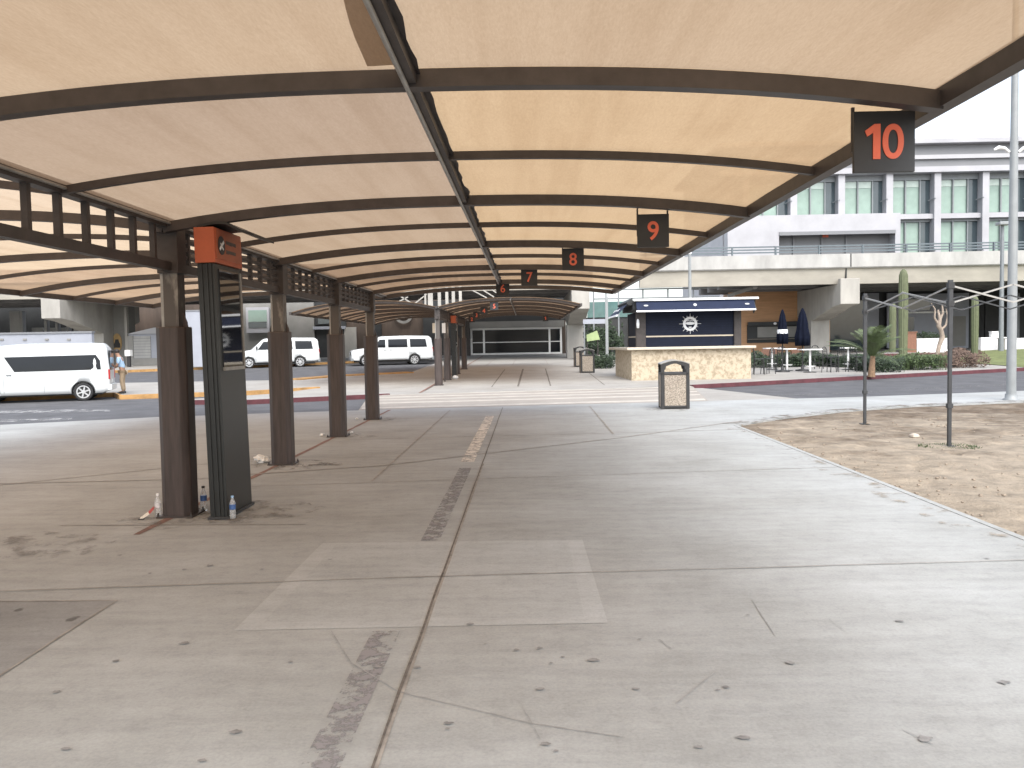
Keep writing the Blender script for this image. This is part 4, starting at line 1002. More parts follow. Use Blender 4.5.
lb = MB(); q0, q1 = at(726, 291, 64), at(756, 286, 64); lb.bar(at(728, 296, 64), at(755, 287, 64), .25, .25); lb.lathe([(.1, 0), (.2, .1), (.2, .3), (.05, .4)], at(755, 289, 63.8), 10)
tag(lb.build('flood_light', 'conc_grey', off=(q1.x, 64, q1.z)), 'floodlight on a bracket beneath the overpass soffit', 'light')
# right-hand ground floor
Yr = 74.0
tr_ = thing('terminal_hall', 'pale blue grey terminal front with dark bays under the overpass, right', 'building', (at(950, 340, Yr).x, Yr, zg(Yr)))
def rp(name, x0, x1, y0, y1, m, par, d=0, t_=.2):
    p0, p1 = at(x0, y1, Yr-d), at(x1, y0, Yr-d); return MB().box((p0.x, Yr-d, p0.z), (p1.x, Yr-d+t_, p1.z)).build(name, m, par)
q0, q1 = at(818, 360, Yr), at(1180, 280, Yr)
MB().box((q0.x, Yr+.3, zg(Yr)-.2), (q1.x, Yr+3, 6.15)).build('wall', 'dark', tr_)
rp('glazing', 820, 866, 300, 356, 'teal' if False else 'win_dark', tr_, 0, .2)
rp('wall_panel', 867, 879, 293, 345, 'blue_grey', tr_, .1); rp('wall_panel', 887, 899, 293, 348, 'blue_grey', tr_, .1)
wl = rp('wall_panel', 903, 969, 293, 350, 'blue_grey', tr_, .1)
rp('ledge', 903, 952, 311, 313.5, 'white', wl, .5, .35); rp('window', 906, 930, 298, 310.5, 'win_dark', wl, .2, .08); rp('window', 907, 914, 317, 330, 'win_dark', wl, .2, .08); rp('window', 952, 966, 316, 346, 'conc_grey', wl, .2, .08)
rp('column', 985, 988, 293, 350, 'dark', tr_, .6); rp('column', 1016, 1020, 293, 350, 'frame', tr_, .6)
# raised forecourt strip with its low walls
FY = 57.0; fz = at(950, 352.3, FY).z
def yb(px, Y): return at(px, 340, Y).x
f_ = MB(); f_.box((yb(862, FY), FY, -.1), (yb(1250, FY), FY+3.6, fz)); tag(f_.build('terrace', 'pave_far'), kind='structure')
MB_ = MB(); MB_.box((yb(862, FY), FY-.16, -.1), (yb(1250, FY), FY-.003, fz-.02)); tag(MB_.build('kerb', 'kerb_red'), kind='structure')
def lowwall(label, pa, pb, top, Y, m='white', cat='wall', nm='low_wall'):
    p0, p1 = at(pa, 349.5, Y), at(pb, top, Y); b = MB(); b.box((p0.x, Y, fz+.003), (p1.x, Y+.4, p1.z)); b.box((p0.x-.05, Y-.05, p1.z), (p1.x+.05, Y+.45, p1.z+.07))
    return tag(b.build(nm, m, off=(p0.x, Y, fz)), label, cat)
lowwall('low white wall between the brick pillar and the nearer tent post', 917, 950, 339, 59); lowwall('low white wall right of the far cactus', 981, 1010, 338, 59); lowwall('low white wall behind the lamp post', 1011.5, 1080, 338, 59.2)
lowwall('short red brick pillar left of the white wall', 906, 916.5, 332.5, 58.6, 'brick', 'pillar', 'brick_pillar')
lowwall('grey utility box standing before the white wall right of the far cactus', 1001, 1005.5, 339, 58.2, 'conc_grey', 'utility box', 'utility_box')
p0 = at(994, 338, 59.2); b = MB(); b.cbox((p0.x, 59.2, p0.z+.2), (.5, .35, .42)); b.cbox((p0.x, 59.2, p0.z+.44), (.56, .4, .06))
tag(b.build('wall_lantern', 'white', off=(p0.x, 59.2, p0.z)), 'white square lantern on top of the low white wall', 'lantern')

# ------------------------------------------------------------------ planting
def leafmass(x0, x1, y0, y1, z0, z1, n, size, seed, top=None):
    rnd = random.Random(seed); b = MB()
    for _ in range(n):
        x = rnd.uniform(x0, x1); y = rnd.uniform(y0, y1)
        h = (.72+.5*noise.noise(Vector((x*1.1, y*1.1, seed)))); zt_ = z0+(z1-z0)*max(.25, h)
        z = z0+(zt_-z0)*rnd.random()**.55
        if noise.noise(Vector((x*2.2, y*2.2, z*2.5+seed))) < -.22: continue
        d = Vector((rnd.uniform(-1, 1), rnd.uniform(-1, 1), rnd.uniform(-.3, 1))).normalized(); u = d.orthogonal().normalized(); s_ = size*rnd.uniform(.6, 1.4)
        c = Vector((x, y, z)); b.add([c-d*s_, c+u*s_*.45, c+d*s_, c-u*s_*.45], [(0, 1, 2, 3)])
    for _ in range(n//60):
        x = rnd.uniform(x0, x1); y = rnd.uniform(y0, y1); b.tube([(x, y, z0), (x+rnd.uniform(-.2, .2), y+rnd.uniform(-.2, .2), z0+(z1-z0)*.7)], .012, 4)
    return b
def shrub(label, pa, pb, ya, yb_, ztop_px, Y, m, n, seed, size=.07, name='shrub', grp=None):
    x0, x1 = at(pa, 360, ya).x, at(pb, 360, ya).x; z0 = zg(ya); z1 = at((pa+pb)/2, ztop_px, Y).z
    return tag(leafmass(x0, x1, ya, yb_, z0, z1, n, size, seed).build(name, m, fixn=False, off=((x0+x1)/2, (ya+yb_)/2, z0)), label, 'shrub', grp)
shrub('dark green clipped shrubs beside the palm along the red kerb', 872, 905, 38.3, 41.5, 352, 39.5, 'leaf_dark', 5200, 1)
shrub('mixed dull green shrubs between cactus and nearer tent post', 903, 950, 39.6, 43, 351, 41, 'leaf', 5600, 2)
shrub('brownish dry shrubs right of the nearer tent post', 946, 992, 41, 45, 350, 43, 'leaf_brown', 5600, 3)
shrub('dark green hedge behind the patio tables', 750, 835, 44.6, 46.4, 350, 45.4, 'leaf_dark', 9500, 4, name='hedge')
shrub('dark hedge behind the table by the palm', 835, 880, 43.5, 45.4, 351, 44.5, 'leaf_dark', 5600, 5, name='hedge')
shrub('dark green hedge between the bins and the kiosk', 593, 616, 46.5, 49.5, 351, 47, 'leaf_dark', 3000, 6, name='hedge')
shrub('dark planting behind the low white wall', 908, 950, 60.5, 62, 326, 61, 'leaf_dark', 2600, 8, .10)
shrub('bushes around the pale steel post left of the kiosk', 586, 625, 60, 62.5, 320, 61, 'leaf_dark', 2600, 9, .13)
shrub('tuft of dry grass at the foot of the far cactus', 955, 985, 51, 52.5, 347, 51.5, 'leaf_brown', 900, 11, .10)
x0, x1 = at(988, 360, 44).x, 70
lw = MB(); vs = []
for i in range(31):
    for j in range(11):
        x = x0+(x1-x0)*i/30; y = max(39.9+.46*(x-24.5)+.8, 39)+j*1.3; vs.append((x, y, zg(y)+.02+.32*sin(pi*.5*min(1, j/6))*min(1, (i+.3)/3)))
lw.add(vs, [(i*11+j, (i+1)*11+j, (i+1)*11+j+1, i*11+j+1) for i in range(30) for j in range(10)], True); tag(lw.build('lawn', 'lawn'), kind='structure')

def cactus(label, px, base, top, Y, r):
    b0, t0 = at(px, base, Y), at(px, top, Y); h = t0.z-b0.z; b = MB()
    prof = [(r*.86, 0), (r*.92, h*.2), (r, h*.5), (r*.98, h*.8), (r*.9, h*.93), (r*.62, h*.975), (r*.2, h)]
    b.lathe(prof, (0, 0, 0), 44, True, .10, 11); o = b.build('cactus', 'cactus'); o.location = b0; return tag(o, label, 'cactus', 'column cacti before the overpass')
cactus('tallest thick column cactus rising before the overpass girder', 903, 356, 269, 50, .25)
cactus('column cactus right of the nearer tent post', 974.5, 354, 296, 51, .20)
cactus('dim slender cactus left of the tallest cactus', 892.5, 352, 303, 58.5, .22)
# palm
g = gnd(872, 377)
pt = thing('palm', 'small fan of green palm fronds on a short trunk by the red kerb', 'palm', (g.x, g.y, g.z))
hp = at(872, 356, g.y).z
MB().tube([(g.x-.03, g.y, g.z), (g.x, g.y, g.z+.5), (g.x+.03, g.y, hp)], [.16, .12, .10], 12).build('trunk', 'bark', pt)
rnd = random.Random(5)
for k in range(24):
    az = k*2.4+rnd.uniform(-.25, .25); el = R(rnd.choice((18, 30, 42, 52, 62, 70, 78, 84))+rnd.uniform(-6, 6)); ln = rnd.uniform(1.3, 2.5); b = MB()
    hd = Vector((cos(az), sin(az), 0)); pts = []
    for i in range(11):
        s_ = i/10; pts.append(Vector((g.x+.03, g.y, hp-.03))+hd*ln*s_*cos(el)*(1+.15*s_)+Vector((0, 0, ln*(s_*sin(el)-.40*s_*s_))))
    b.tube(pts, [.014*(1-.8*i/10)+.003 for i in range(11)], 5)
    for i in range(1, 33):
        s_ = i/33; f0 = s_*10; i0 = min(9, int(f0)); c = pts[i0].lerp(pts[i0+1], f0-i0); tg_ = (pts[i0+1]-pts[i0]).normalized(); sd = tg_.cross(Vector((0, 0, 1))).normalized()
        for sg in (-1, 1):
            L_ = .46*sin(pi*(.12+.85*s_))*rnd.uniform(.8, 1.1); d = (sd*sg*.8+tg_*.75+Vector((0, 0, -.28+rnd.uniform(-.1, .1)))).normalized()
            n = d.cross(tg_).cross(d).normalized()*.010; b.add([c-n, c+d*L_*.5-n*1.1, c+d*L_, c+d*L_*.5+n*1.1, c+n], [(0, 1, 2, 3, 4)])
    b.build('frond', 'palm', pt, fixn=False)
# pale bare tree
pts = [at(937, 356, 50), at(939, 346, 50), at(942.5, 337, 50.1), at(941, 330, 50), at(938.5, 326, 50), at(940, 319, 50), at(938, 310, 50.2)]
bt = thing('bare_tree', 'pale twisted leafless small tree left of the nearer tent post', 'tree', pts[0])
MB().tube(pts, [.13, .12, .15, .12, .14, .10, .05], 9).build('trunk', 'pale_bark', bt)
for a_, q in ((3, [(941, 330), (946, 325), (947.5, 316), (946, 309)]), (4, [(939, 325), (934.5, 318), (935, 309), (931, 303)]), (5, [(940, 319), (943, 313), (942, 304)])):
    MB().tube([at(u, v, 50) for u, v in q], [.09, .06, .04, .02][:len(q)], 7).build('branch', 'pale_bark', bt)

# ------------------------------------------------------------------ left side beyond the road
Yw = 52
lw_ = MB(); p0, p1 = at(-120, 375, Yw), at(91.5, 333, Yw); lw_.box((p0.x, Yw, zg(Yw)-.2), (p1.x, Yw+.3, p1.z)); bw = thing('boundary_wall', 'long grey wall with coping behind the nearer van', 'wall', (p1.x, Yw, zg(Yw)))
lw_.build('wall', 'blue_grey', bw); MB().box((p0.x, Yw-.06, p1.z), (p1.x+.05, Yw+.36, p1.z+.12)).build('coping', 'bldg_grey', bw)
b = MB()
for px in (2, 25, 47, 69): q = at(px, 339.5, Yw); b.cbox((q.x, Yw-.03, q.z), (.22, .05, .12))
b.build('wall_fitting', 'conc_grey', bw)
b = MB(); p0, p1 = at(92, 372, 68), at(162, 300, 68)
dk = thing('pier_wall', 'dark concrete wall beneath the left overpass pier with oval plaque', 'wall', (p0.x, 68, zg(68))); b.box((p0.x-1, 67.3, zg(68)-.2), (p1.x-2.5, 68.4, 5.4)); b.build('wall', 'conc_grey', dk)
MB().box((p0.x-.4, 67.05, zg(68)-.2), (at(107, 340, 67).x, 67.29, at(100, 328, 67).z)).build('pilaster', 'conc', dk)
q = at(117, 342.5, 67.2); e = MB(); e.disc((q.x, 67.24, q.z), .38, 'y', .06, 28, 1.0, 1.95); pq = e.build('plaque', 'emblem_gold', dk)
e = MB(); e.prism([(q.x-.26, q.z-.42), (q.x+.26, q.z-.42), (q.x+.26, q.z-.12), (q.x+.17, q.z+.02), (q.x+.12, q.z+.26), (q.x-.12, q.z+.26), (q.x-.17, q.z+.02), (q.x-.26, q.z-.12)], 'y', 67.18, 67.209); e.build('plaque_mark', 'sole', pq)
b = MB(); q = at(126.5, 345, 66.5); b.box((q.x-.1, 66.5, zg(66)), (q.x+.1, 66.7, 5.2)); tag(b.build('drain_pipe', 'conc', off=(q.x, 66.5, zg(66))), 'pale drain pipe on the dark pier wall', 'pipe')
q = at(128.5, 366, 62); b = thing('bollard_lamp', 'small black box on a post by the pier wall', 'post', (q.x, 62, zg(62))); MB().box((q.x-.12, 62, zg(62)), (q.x+.12, 62.2, at(128, 356, 62).z)).build('post', 'blackp', b); MB().box((q.x-.2, 61.9, at(128, 356, 62).z), (q.x+.2, 62.3, at(128, 350, 62).z)).build('box', 'white', b)
bo = thing('garage_booth', 'pale grey booth with a roll-up door right of the pier', 'booth', (at(150, 360, 66).x, 66, zg(66)))
p0, p1 = at(130, 366, 66), at(192, 333, 66); MB().box((p0.x, 66, zg(66)-.1), (p1.x, 69, p1.z)).build('wall', 'blue_grey', bo)
MB().prism([(p0.x-.1, p1.z), (p1.x+.2, p1.z), (p1.x+.2, p1.z+.55), (at(155, 330, 66).x, p1.z+.48)], 'y', 65.8, 69.2).build('roof', 'bldg_line', bo)
d0, d1 = at(134, 362.5, 65.9), at(150, 336, 65.9); dd = MB(); dd.box((d0.x, 65.93, d0.z), (d1.x, 65.99, d1.z)); do = dd.build('door', 'conc_pale', bo)
b = MB()
for k in range(9): z = d0.z+.1+k*(d1.z-d0.z)/9.3; b.box((d0.x, 65.91, z), (d1.x, 65.929, z+.03))
b.build('door_slat', 'bldg_grey', do)
MB().box((d0.x-.45, 65.9, d0.z), (d0.x-.02, 66.0, d1.z+.05)).build('door_frame', 'conc_grey', bo)
MB().box((p0.x, 65.7, zg(66)), (p1.x, 65.89, zg(66)+.55)).build('plinth', 'conc_grey', bo)
# dim things under the left overpass
ul = thing('parking_structure', 'shadowy parking level with pale columns under the left overpass', 'building', (at(30, 340, 76).x, 76, zg(76)))
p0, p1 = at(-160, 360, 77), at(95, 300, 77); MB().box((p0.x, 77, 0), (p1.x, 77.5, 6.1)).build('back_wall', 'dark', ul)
for px, w in ((15.5, .45), (22, .12), (46, .12), (57, .10), (68, .10)): q = at(px, 340, 74); MB().box((q.x-w, 74, zg(74)), (q.x+w, 74.5, at(px, 311, 74).z)).build('column', 'conc_pale', ul)
for pa, pb in ((32, 43), (48, 66)): p0, p1 = at(pa, 336, 75.5), at(pb, 327.5, 75.5); MB().box((p0.x, 75.5, p0.z), (p1.x, 75.8, p1.z)).build('pale_panel', 'conc_pale', ul)
p0, p1 = at(184, 364, 57.3), at(201, 311, 57.3)
pw = thing('panel_wall', 'tall pale blue wall seen between the nearest column and the totem', 'wall', (p0.x, 57.3, p0.z)); MB().box((p0.x, 57.3, p0.z-.2), (p1.x, 57.6, p1.z)).build('panel', 'blue_grey', pw); MB().box((p0.x-.05, 57.25, p1.z), (p1.x+.05, 57.65, p1.z+.08)).build('coping', 'bldg_grey', pw)
# small notice boards at the far canopy columns
for lab, pa, pb, y0, y1, Y, m in (('cream notice board on the first far canopy columns', 432.5, 438.5, 323, 333, 36.3, 'counter_top'), ('narrow white notice beside the cream notice board', 442, 445.3, 323, 333, 37.0, 'white')):
    p0, p1 = at(pa, y1, Y), at(pb, y0, Y); r = thing('notice_board', lab, 'notice', (p0.x, Y, zg(Y))); MB().box((p0.x, Y, p0.z), (p1.x, Y+.04, p1.z)).build('board', m, r); xm = (p0.x+p1.x)/2
    MB().tube([(xm, Y+.07, zg(Y)), (xm, Y+.07, p0.z+.1)], .03, 8).build('stand', 'steel', r)
# wrappers at the far totem
q = gnd(455, 379)
b = MB(); b.lathe([(.05, 0), (.14, .03), (.13, .12), (.05, .17)], (0, 0, 0), 9, True, .2, 3); o = b.build('plastic_bag', 'bag'); o.location = (q.x-.0, q.y, zg(q.y)+.006); tag(o, 'white bag lying at the foot of the distant totem', 'bag')

# ------------------------------------------------------------------ vans
def lerp_tab(tab, x):
    for (a, b), (c, d) in zip(tab, tab[1:]):
        if x <= c: return b+(d-b)*(x-a)/(c-a)
    return tab[-1][1]
def boolean_cut(o, cutters):
    dg = bpy.context.evaluated_depsgraph_get
    for c in cutters:
        m = o.modifiers.new('cut', 'BOOLEAN'); m.object = c; m.operation = 'DIFFERENCE'; m.solver = 'EXACT'
    me = bpy.data.meshes.new_from_object(o.evaluated_get(bpy.context.evaluated_depsgraph_get())); o.modifiers.clear(); o.data = me
    for c in cutters: bpy.data.objects.remove(c)
def van(label, spec):
    """x runs from nose (0) to tail (L); local origin at the middle of the wheelbase on the road"""
    r = thing('van', label, 'van', (0, 0, 0), 0, 'white passenger vans')
    L_, W = spec['L'], spec['W']; top, bot = spec['top'], spec['bot']; xw = spec['wheels']; x_mid = sum(xw)/2; rad = spec['rad']
    wid = spec['wid']; zb = spec['belt']; zmax = max(z for _, z in top)
    def hw(x, z):
        k = lerp_tab(wid, x)*W/2
        if z > zb: k *= 1-spec['tumble']*((z-zb)/(zmax-zb))**1.3
        if z < .55: k *= 1-.05*(.55-z)/.3
        return k
    stx = sorted(set([x for x, _ in top]+[x for x, _ in bot]+[x for x, _ in wid]+[L_*i/26 for i in range(27)]))
    ts = [0, .08, .2, .35, .48, .6, .7, .8, .87, .92]
    rings = []
    for x in stx:
        z0, z1 = lerp_tab(bot, x), lerp_tab(top, x); pts = []
        for t in ts: z = z0+(z1-z0)*t; pts.append((hw(x, z), z))
        zc = z0+(z1-z0)*.92; k = hw(x, zc)
        pts += [(k*.975, z0+(z1-z0)*.96), (k*.92, z0+(z1-z0)*.985), (k*.78, z1), (k*.4, z1+.012), (0, z1+.018)]
        ring = [(x-x_mid, -p, z) for p, z in pts]+[(x-x_mid, p, z) for p, z in reversed(pts[:-1])]
        rings.append(ring)
    n = len(rings[0]); b = MB(); vs = [v for rg_ in rings for v in rg_]; fs = []
    for i in range(len(rings)-1):
        for k in range(n): fs.append((i*n+k, i*n+(k+1) % n, (i+1)*n+(k+1) % n, (i+1)*n+k))
    b.add(vs, fs, True); b.add(rings[0], [tuple(range(n))]); b.add(rings[-1], [tuple(range(n))])
    body = b.build('body', 'car_white', r, False)
    bm = bmesh.new(); bm.from_mesh(body.data); bmesh.ops.remove_doubles(bm, verts=bm.verts[:], dist=.0005); bmesh.ops.recalc_face_normals(bm, faces=bm.faces[:]); bm.to_mesh(body.data); bm.free()
    cuts = []
    for x in xw:
        for s_ in (-1, 1):
            c = MB(); c.prism([(x-x_mid+(rad+.07)*cos(2*pi*k/28), rad+(rad+.07)*sin(2*pi*k/28)) for k in range(28)], 'y', s_*W/2-s_*.32, s_*W/2+s_*.15); cuts.append(c.build('cut', 'blackp', None))
    boolean_cut(body, cuts)
    for x in xw:
        for s_ in (-1, 1):
            yo = s_*(W/2-.045); yi = s_*(W/2-.29); xx = x-x_mid
            rp_ = [(rad-.10, yi), (rad-.02, yi), (rad, yi+s_*.03), (rad, yo-s_*.03), (rad-.02, yo), (rad-.10, yo)]
            wv, wf = [], []; n_ = 30
            for rr_, yy in rp_+[rp_[0]]:
                for k in range(n_): wv.append((xx+rr_*cos(2*pi*k/n_), yy, rad+rr_*sin(2*pi*k/n_)))
            for i in range(len(rp_)):
                for k in range(n_): wf.append((i*n_+k, i*n_+(k+1) % n_, (i+1)*n_+(k+1) % n_, (i+1)*n_+k))
            wh = MB().add(wv, wf, True).build('wheel', 'rubber', r, False)
            rm = MB(); rr0 = rad-.105; rm.ring((xx, yo-s_*.02, rad), rr0-.03, rr0+.008, 'y', .05, 28)
            for k in range(spec['spokes']):
                a_ = 2*pi*k/spec['spokes']+.3; c_ = Vector((xx, yo-s_*.03, rad)); d = Vector((cos(a_), 0, sin(a_))); rm.bar(c_+d*.04, c_+d*(rr0-.02), .05, .03, (0, 1, 0))
            rm.disc((xx, yo-s_*.022, rad), .07, 'y', .04, 16); rm.build('rim', 'rim', wh, False)
            MB().disc((xx, yo-s_*.07, rad), rr0-.01, 'y', .02, 24).build('hub_back', 'blackp', wh, False)
            lin = MB(); pr_ = [(xx+(rad+.072)*cos(pi*k/14), rad+(rad+.072)*sin(pi*k/14)) for k in range(15)]; pr2 = [(xx+(rad+.045)*cos(pi*k/14), rad+(rad+.045)*sin(pi*k/14)) for k in range(14, -1, -1)]
            lin.prism(pr_+pr2, 'y', s_*(W/2-.31), s_*(W/2-.035)); lin.build('arch_liner', 'blackp', r, False)
    def side_panel(nm, poly, m, off=.006, par=r, sides=(-1, 1)):
        out = None
        for s_ in sides:
            b = MB(); # triangulated fan over a fine outline, on the flank
            pts = []
            for (xa, za), (xb, zb_) in zip(poly, poly[1:]+poly[:1]):
                for i in range(5): pts.append((xa+(xb-xa)*i/5, za+(zb_-za)*i/5))
            cx = sum(p[0] for p in pts)/len(pts); cz = sum(p[1] for p in pts)/len(pts)
            rings_ = []
            for f in (1, .66, .33):
                rings_.append([(cx+(x-cx)*f, cz+(z-cz)*f) for x, z in pts])
            vs_ = [(x-x_mid, s_*(hw(x, z)+off), z) for rg_ in rings_ for x, z in rg_]+[(cx-x_mid, s_*(hw(cx, cz)+off), cz)]
            N = len(pts); fs_ = []
            for i in range(2):
                for k in range(N): fs_.append((i*N+k, i*N+(k+1) % N, (i+1)*N+(k+1) % N, (i+1)*N+k))
            for k in range(N): fs_.append((2*N+k, 2*N+(k+1) % N, 3*N))
            vo = [(x-x_mid, s_*(hw(x, z)-.02), z) for x, z in pts]; o0 = len(vs_); vs_ += vo
            for k in range(N): fs_.append((k, (k+1) % N, o0+(k+1) % N, o0+k))
            b.add(vs_, fs_); out = b.build(nm, m, par, False)
        return out
    for poly in spec['windows']: side_panel('window', poly, 'tint')
    for x, za, zb_ in spec['seams']: side_panel('seam', [(x, za), (x+.012, za), (x+.012, zb_), (x, zb_)], 'frame', .003, body)
    if spec.get('rail'): xa, xb, z = spec['rail']; side_panel('slide_rail', [(xa, z), (xb, z), (xb, z+.02), (xa, z+.02)], 'frame', .004, body)
    for x, z in spec['handles']: side_panel('handle', [(x, z), (x+.16, z), (x+.16, z+.04), (x, z+.04)], 'frame', .02, body)
    # windscreen
    (xa, za), (xb, zb_) = spec['screen']; ka, kb = hw(xa, za)*.88, hw(xb, zb_)*.80; nrm = Vector((za-zb_, 0, xb-xa)).normalized()*.012
    q = [Vector((xa-x_mid, -ka, za)), Vector((xa-x_mid, ka, za)), Vector((xb-x_mid, kb, zb_)), Vector((xb-x_mid, -kb, zb_))]
    MB().add([p+nrm for p in q]+[p-nrm*2 for p in q], [(0, 1, 2, 3), (7, 6, 5, 4), (0, 4, 5, 1), (1, 5, 6, 2), (2, 6, 7, 3), (3, 7, 4, 0)]).build('windscreen', 'tint', r, False)
    # tail
    xt = L_-x_mid
    MB().box((xt-.03, -W*.36, zb+.02), (xt+.012, W*.36, zmax-.28)).build('rear_window', 'tint', r, False, .01)
    MB().box((xt-.10, -W*.47, .36), (xt+.07, W*.47, .58)).build('rear_bumper', spec['bumper'], r, False, .03)
    MB().box((-x_mid-.07, -W*.45, .34), (-x_mid+.15, W*.45, .56)).build('front_bumper', spec['bumper'], r, False, .03)
    for s_ in (-1, 1):
        MB().box((xt-.05, s_*W*.44-.06, zb-.32), (xt+.014, s_*W*.44+.06, zb+.05)).build('tail_lamp', 'red_lamp', r, False, .01)
        zh = spec['lamp']; MB().box((-x_mid-.012, s_*W*.36-.12, zh-.08), (-x_mid+.06, s_*W*.36+.12, zh+.08)).build('headlight', 'clear_lamp', r, False, .01)
        mx_ = spec['mirror']; k = hw(mx_[0], mx_[1]); m_ = MB(); m_.cbox((mx_[0]-x_mid, s_*(k+.14), mx_[1]), (.10, .18, .24)); m_.cbox((mx_[0]-x_mid+.03, s_*(k+.03), mx_[1]-.06), (.05, .12, .06)); m_.build('mirror', spec['mirror_m'], r, False, .02)
    MB().box((-x_mid-.012, -.42, spec['lamp']-.12), (-x_mid+.05, .42, spec['lamp']+.1)).build('grille', 'blackp', r, False, .01)
    MB().box((xt, -.16, .64), (xt+.016, .16, .76)).build('number_plate', 'plate', r, False)
    und = MB(); und.box((.3-x_mid, -W*.38, .22), (L_-.3-x_mid, W*.38, .34)); und.build('chassis', 'blackp', r, False)
    return r
hi = dict(L=5.08, W=1.88, wheels=(1.07, 4.18), rad=.335, spokes=6, belt=1.10, tumble=.13, lamp=.86, bumper='car_white', mirror=(.75, 1.25), mirror_m='car_white',
          top=[(0, 1.0), (.10, 1.1), (.95, 1.92), (1.35, 2.06), (2.2, 2.13), (4.4, 2.14), (4.85, 2.11), (5.0, 1.95), (5.08, 1.2)],
          bot=[(0, .36), (.3, .28), (4.8, .28), (5.08, .36)], wid=[(0, .78), (.12, .90), (.6, .985), (1.2, 1), (4.6, 1), (4.95, .97), (5.08, .93)],
          windows=[[(.62, 1.15), (1.42, 1.13), (1.42, 1.66), (1.02, 1.68)], [(1.66, 1.67), (1.98, 1.13), (4.80, 1.15), (4.78, 1.48), (4.64, 1.70)]],
          seams=[(1.5, .35, 1.95), (2.9, .35, 1.12), (1.62, .35, 1.95)], rail=None, handles=[(1.32, 1.0), (1.72, 1.0)], screen=((.13, 1.15), (.92, 1.88)))
es = dict(L=5.9, W=2.0, wheels=(1.0, 4.52), rad=.37, spokes=8, belt=1.22, tumble=.14, lamp=.88, bumper='frame', mirror=(1.55, 1.42), mirror_m='blackp',
          top=[(0, 1.0), (.15, 1.12), (1.15, 1.27), (1.95, 2.0), (2.2, 2.08), (4, 2.12), (5.6, 2.09), (5.8, 1.95), (5.9, 1.2)],
          bot=[(0, .40), (.3, .36), (5.6, .40), (5.9, .48)], wid=[(0, .86), (.3, .96), (1.2, 1), (5.3, 1), (5.7, .97), (5.9, .94)],
          windows=[[(1.62, 1.28), (2.42, 1.28), (2.42, 1.86), (2.02, 1.86)], [(2.62, 1.28), (4.02, 1.28), (4.0, 1.88), (2.62, 1.87)], [(4.22, 1.28), (5.45, 1.28), (5.36, 1.86), (4.20, 1.88)]],
          seams=[(1.5, .45, 1.27), (2.52, .42, 2.0), (4.12, .42, 2.0)], rail=None, handles=[(2.3, 1.08), (2.72, 1.08)], screen=((1.2, 1.31), (1.90, 1.95)))
v1 = van('white high-roof van parked nearest by the yellow kerb, partly out of frame', hi)
def place_van(v, rear, ang, spec, zoff=0):
    # local +x points nose to tail; camera-side rear wheel touches 'rear'
    xr_ = (spec['wheels'][1]-spec['wheels'][0])/2; W = spec['W']
    m = Matrix.Rotation(ang, 3, 'Z'); o = Vector((rear[0], rear[1], 0))-m @ Vector((xr_, -W/2+.05, 0))
    v.location = (o.x, o.y, zg(o.y)-.11+zoff); v.rotation_euler = (0, 0, ang)
place_van(v1, (-16.45, 30.4), R(21), hi)
v2 = van('white long van parked farther, partly behind the second column', es)
place_van(v2, (-16.35, 59.6), R(19), es)
v3 = copy_tree(v2); v3['label'] = 'white long van parked farthest, seen between the fourth column and far canopy'
place_van(v3, (-8.15, 60.3), R(17), es)

# ------------------------------------------------------------------ person standing behind the nearer van
pg = Vector((-16.12, 32.75, zg(32.75)+.012))
pe = thing('person', 'person in light blue shirt and khaki trousers bending behind the nearest van', 'person', pg, R(-78))
def skin_mesh(name, verts, edges, m, par, lv=2):
    me = bpy.data.meshes.new(name); me.from_pydata([v[0] for v in verts], edges, []); me.materials.append(M[m])
    o = bpy.data.objects.new(name, me); C.objects.link(o); o.parent = par
    md = o.modifiers.new('skin', 'SKIN'); md.use_smooth_shade = True
    for i, v in enumerate(verts):
        rr_ = v[1] if isinstance(v[1], tuple) else (v[1], v[1]); me.skin_vertices[0].data[i].radius = rr_
    me.skin_vertices[0].data[0].use_root = True
    ss = o.modifiers.new('sub', 'SUBSURF'); ss.levels = ss.render_levels = lv
    return o
# local: -y forward (facing), x sideways, leaning forward a little
LN = lambda z: -.18*max(0, z-.95)
V, E_ = [], []
def av(p, r, c=None):
    V.append((p, r))
    if c is not None: E_.append((c, len(V)-1))
    return len(V)-1
pv = av((0, .02, .95), (.15, .11)); w = av((0, .0+LN(1.1), 1.12), (.14, .105), pv); chst = av((0, LN(1.35), 1.33), (.165, .115), w); nk = av((0, LN(1.5)-.02, 1.47), .062, chst); h0 = av((0, LN(1.6)-.05, 1.57), (.078, .09), nk); h1 = av((0, LN(1.7)-.06, 1.68), (.072, .088), h0)
hands = []
for s_ in (-1, 1):
    sh_ = av((s_*.19, LN(1.4), 1.40), .06, chst); el = av((s_*.26, -.12, 1.13), .045, sh_); wr = av((s_*.20, -.34, 1.02), .033, el); ha = av((s_*.19, -.42, 1.0), (.042, .022), wr); hands.append((s_, ha))
    for k in range(4): f0 = av((s_*(.16+.02*k), -.47, 1.0), .0095, ha); f1 = av((s_*(.16+.02*k), -.505+.008*abs(k-1.4), .975), .0085, f0)
    th = av((s_*.145, -.43, 1.0), .011, ha); av((s_*.13, -.465, .99), .009, th)
    hp_ = av((s_*.095, .02, .88), .09, pv); kn = av((s_*.10, -.02, .49), .062, hp_); an = av((s_*.10, .03, .09), .042, kn); av((s_*.11, -.13, .045), (.04, .03), an)
body = skin_mesh('body', V, E_, 'skin', pe)
V, E_ = [], []
pv = av((0, .02, .96), (.165, .13)); w = av((0, LN(1.1), 1.12), (.16, .125), pv); chst = av((0, LN(1.35), 1.33), (.18, .13), w); av((0, LN(1.45)-.01, 1.43), .085, chst)
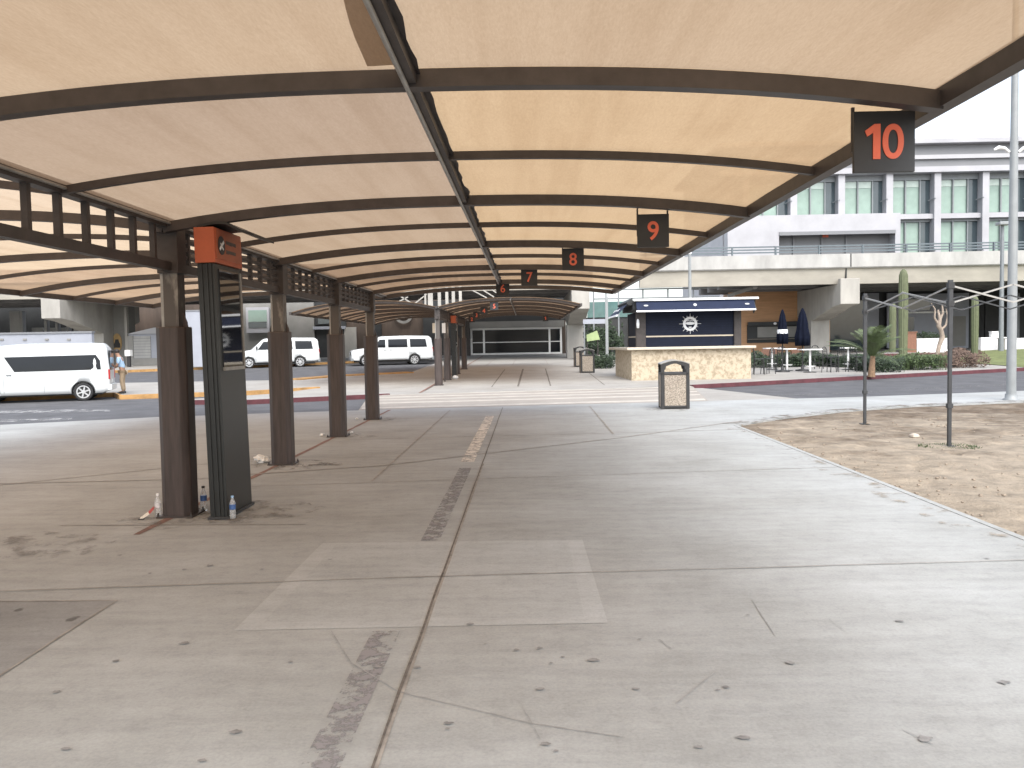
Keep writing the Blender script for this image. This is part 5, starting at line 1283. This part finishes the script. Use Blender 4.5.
for s_ in (-1, 1): sh_ = av((s_*.195, LN(1.4), 1.40), .075, chst); el = av((s_*.25, -.09, 1.17), .062, sh_)
skin_mesh('shirt', V, E_, 'shirt', pe)
V, E_ = [], []
pv = av((0, .02, .93), (.158, .12))
for s_ in (-1, 1): hp_ = av((s_*.095, .02, .84), .10, pv); kn = av((s_*.10, -.02, .49), .078, hp_); an = av((s_*.10, .03, .10), .062, kn)
skin_mesh('trousers', V, E_, 'khaki', pe)
b = MB(); b.lathe([(.085, 0), (.098, .05), (.092, .10), (.06, .14), (.01, .155)], (0, LN(1.65)-.045, 1.62), 18); b.build('hair', 'hair', pe, False)
for s_ in (-1, 1):
    b = MB(); b.prism([(-.20, .0), (.08, .0), (.08, .08), (.0, .10), (-.12, .06), (-.20, .04)], 'x', s_*.105-.05, s_*.105+.05); b.build('shoe', 'sole', pe, False, .015)

# ------------------------------------------------------------------ light
w = bpy.data.worlds.new('World'); sc.world = w; w.use_nodes = True; t = w.node_tree
bg = t.nodes['Background']; sky = nd(t, 'ShaderNodeTexSky', sky_type='NISHITA'); sky.sun_disc = False
EL, AZ = R(50), R(166)                                   # hazy sun behind and to the right of the camera
sky.sun_elevation = EL; sky.sun_rotation = AZ; sky.dust_density = 2.5; sky.air_density = 1.0; sky.ozone_density = 1.0
hs = nd(t, 'ShaderNodeHueSaturation', Saturation=.5, Value=1.3); t.links.new(sky.outputs[0], hs.inputs['Color']); t.links.new(hs.outputs[0], bg.inputs['Color'])
bg.inputs['Strength'].default_value = .15
sl = bpy.data.lights.new('sun', 'SUN'); sl.energy = 1.5; sl.angle = R(60); sl.color = (1, .96, .89)
so = bpy.data.objects.new('sun', sl); C.objects.link(so)
sd = Vector((sin(AZ)*cos(EL), cos(AZ)*cos(EL), sin(EL)))  # towards the sun
so.rotation_euler = sd.to_track_quat('Z', 'Y').to_euler(); so.location = (0, 0, 40)
sc.view_settings.view_transform = 'Standard'; sc.view_settings.look = 'None'; sc.view_settings.gamma = 1; sc.view_settings.use_curve_mapping = False
sc.view_settings.exposure = 1.02
sc.render.engine = 'CYCLES'; sc.cycles.use_denoising = True
sc.cycles.max_bounces = 8; sc.cycles.diffuse_bounces = 5; sc.cycles.transmission_bounces = 6
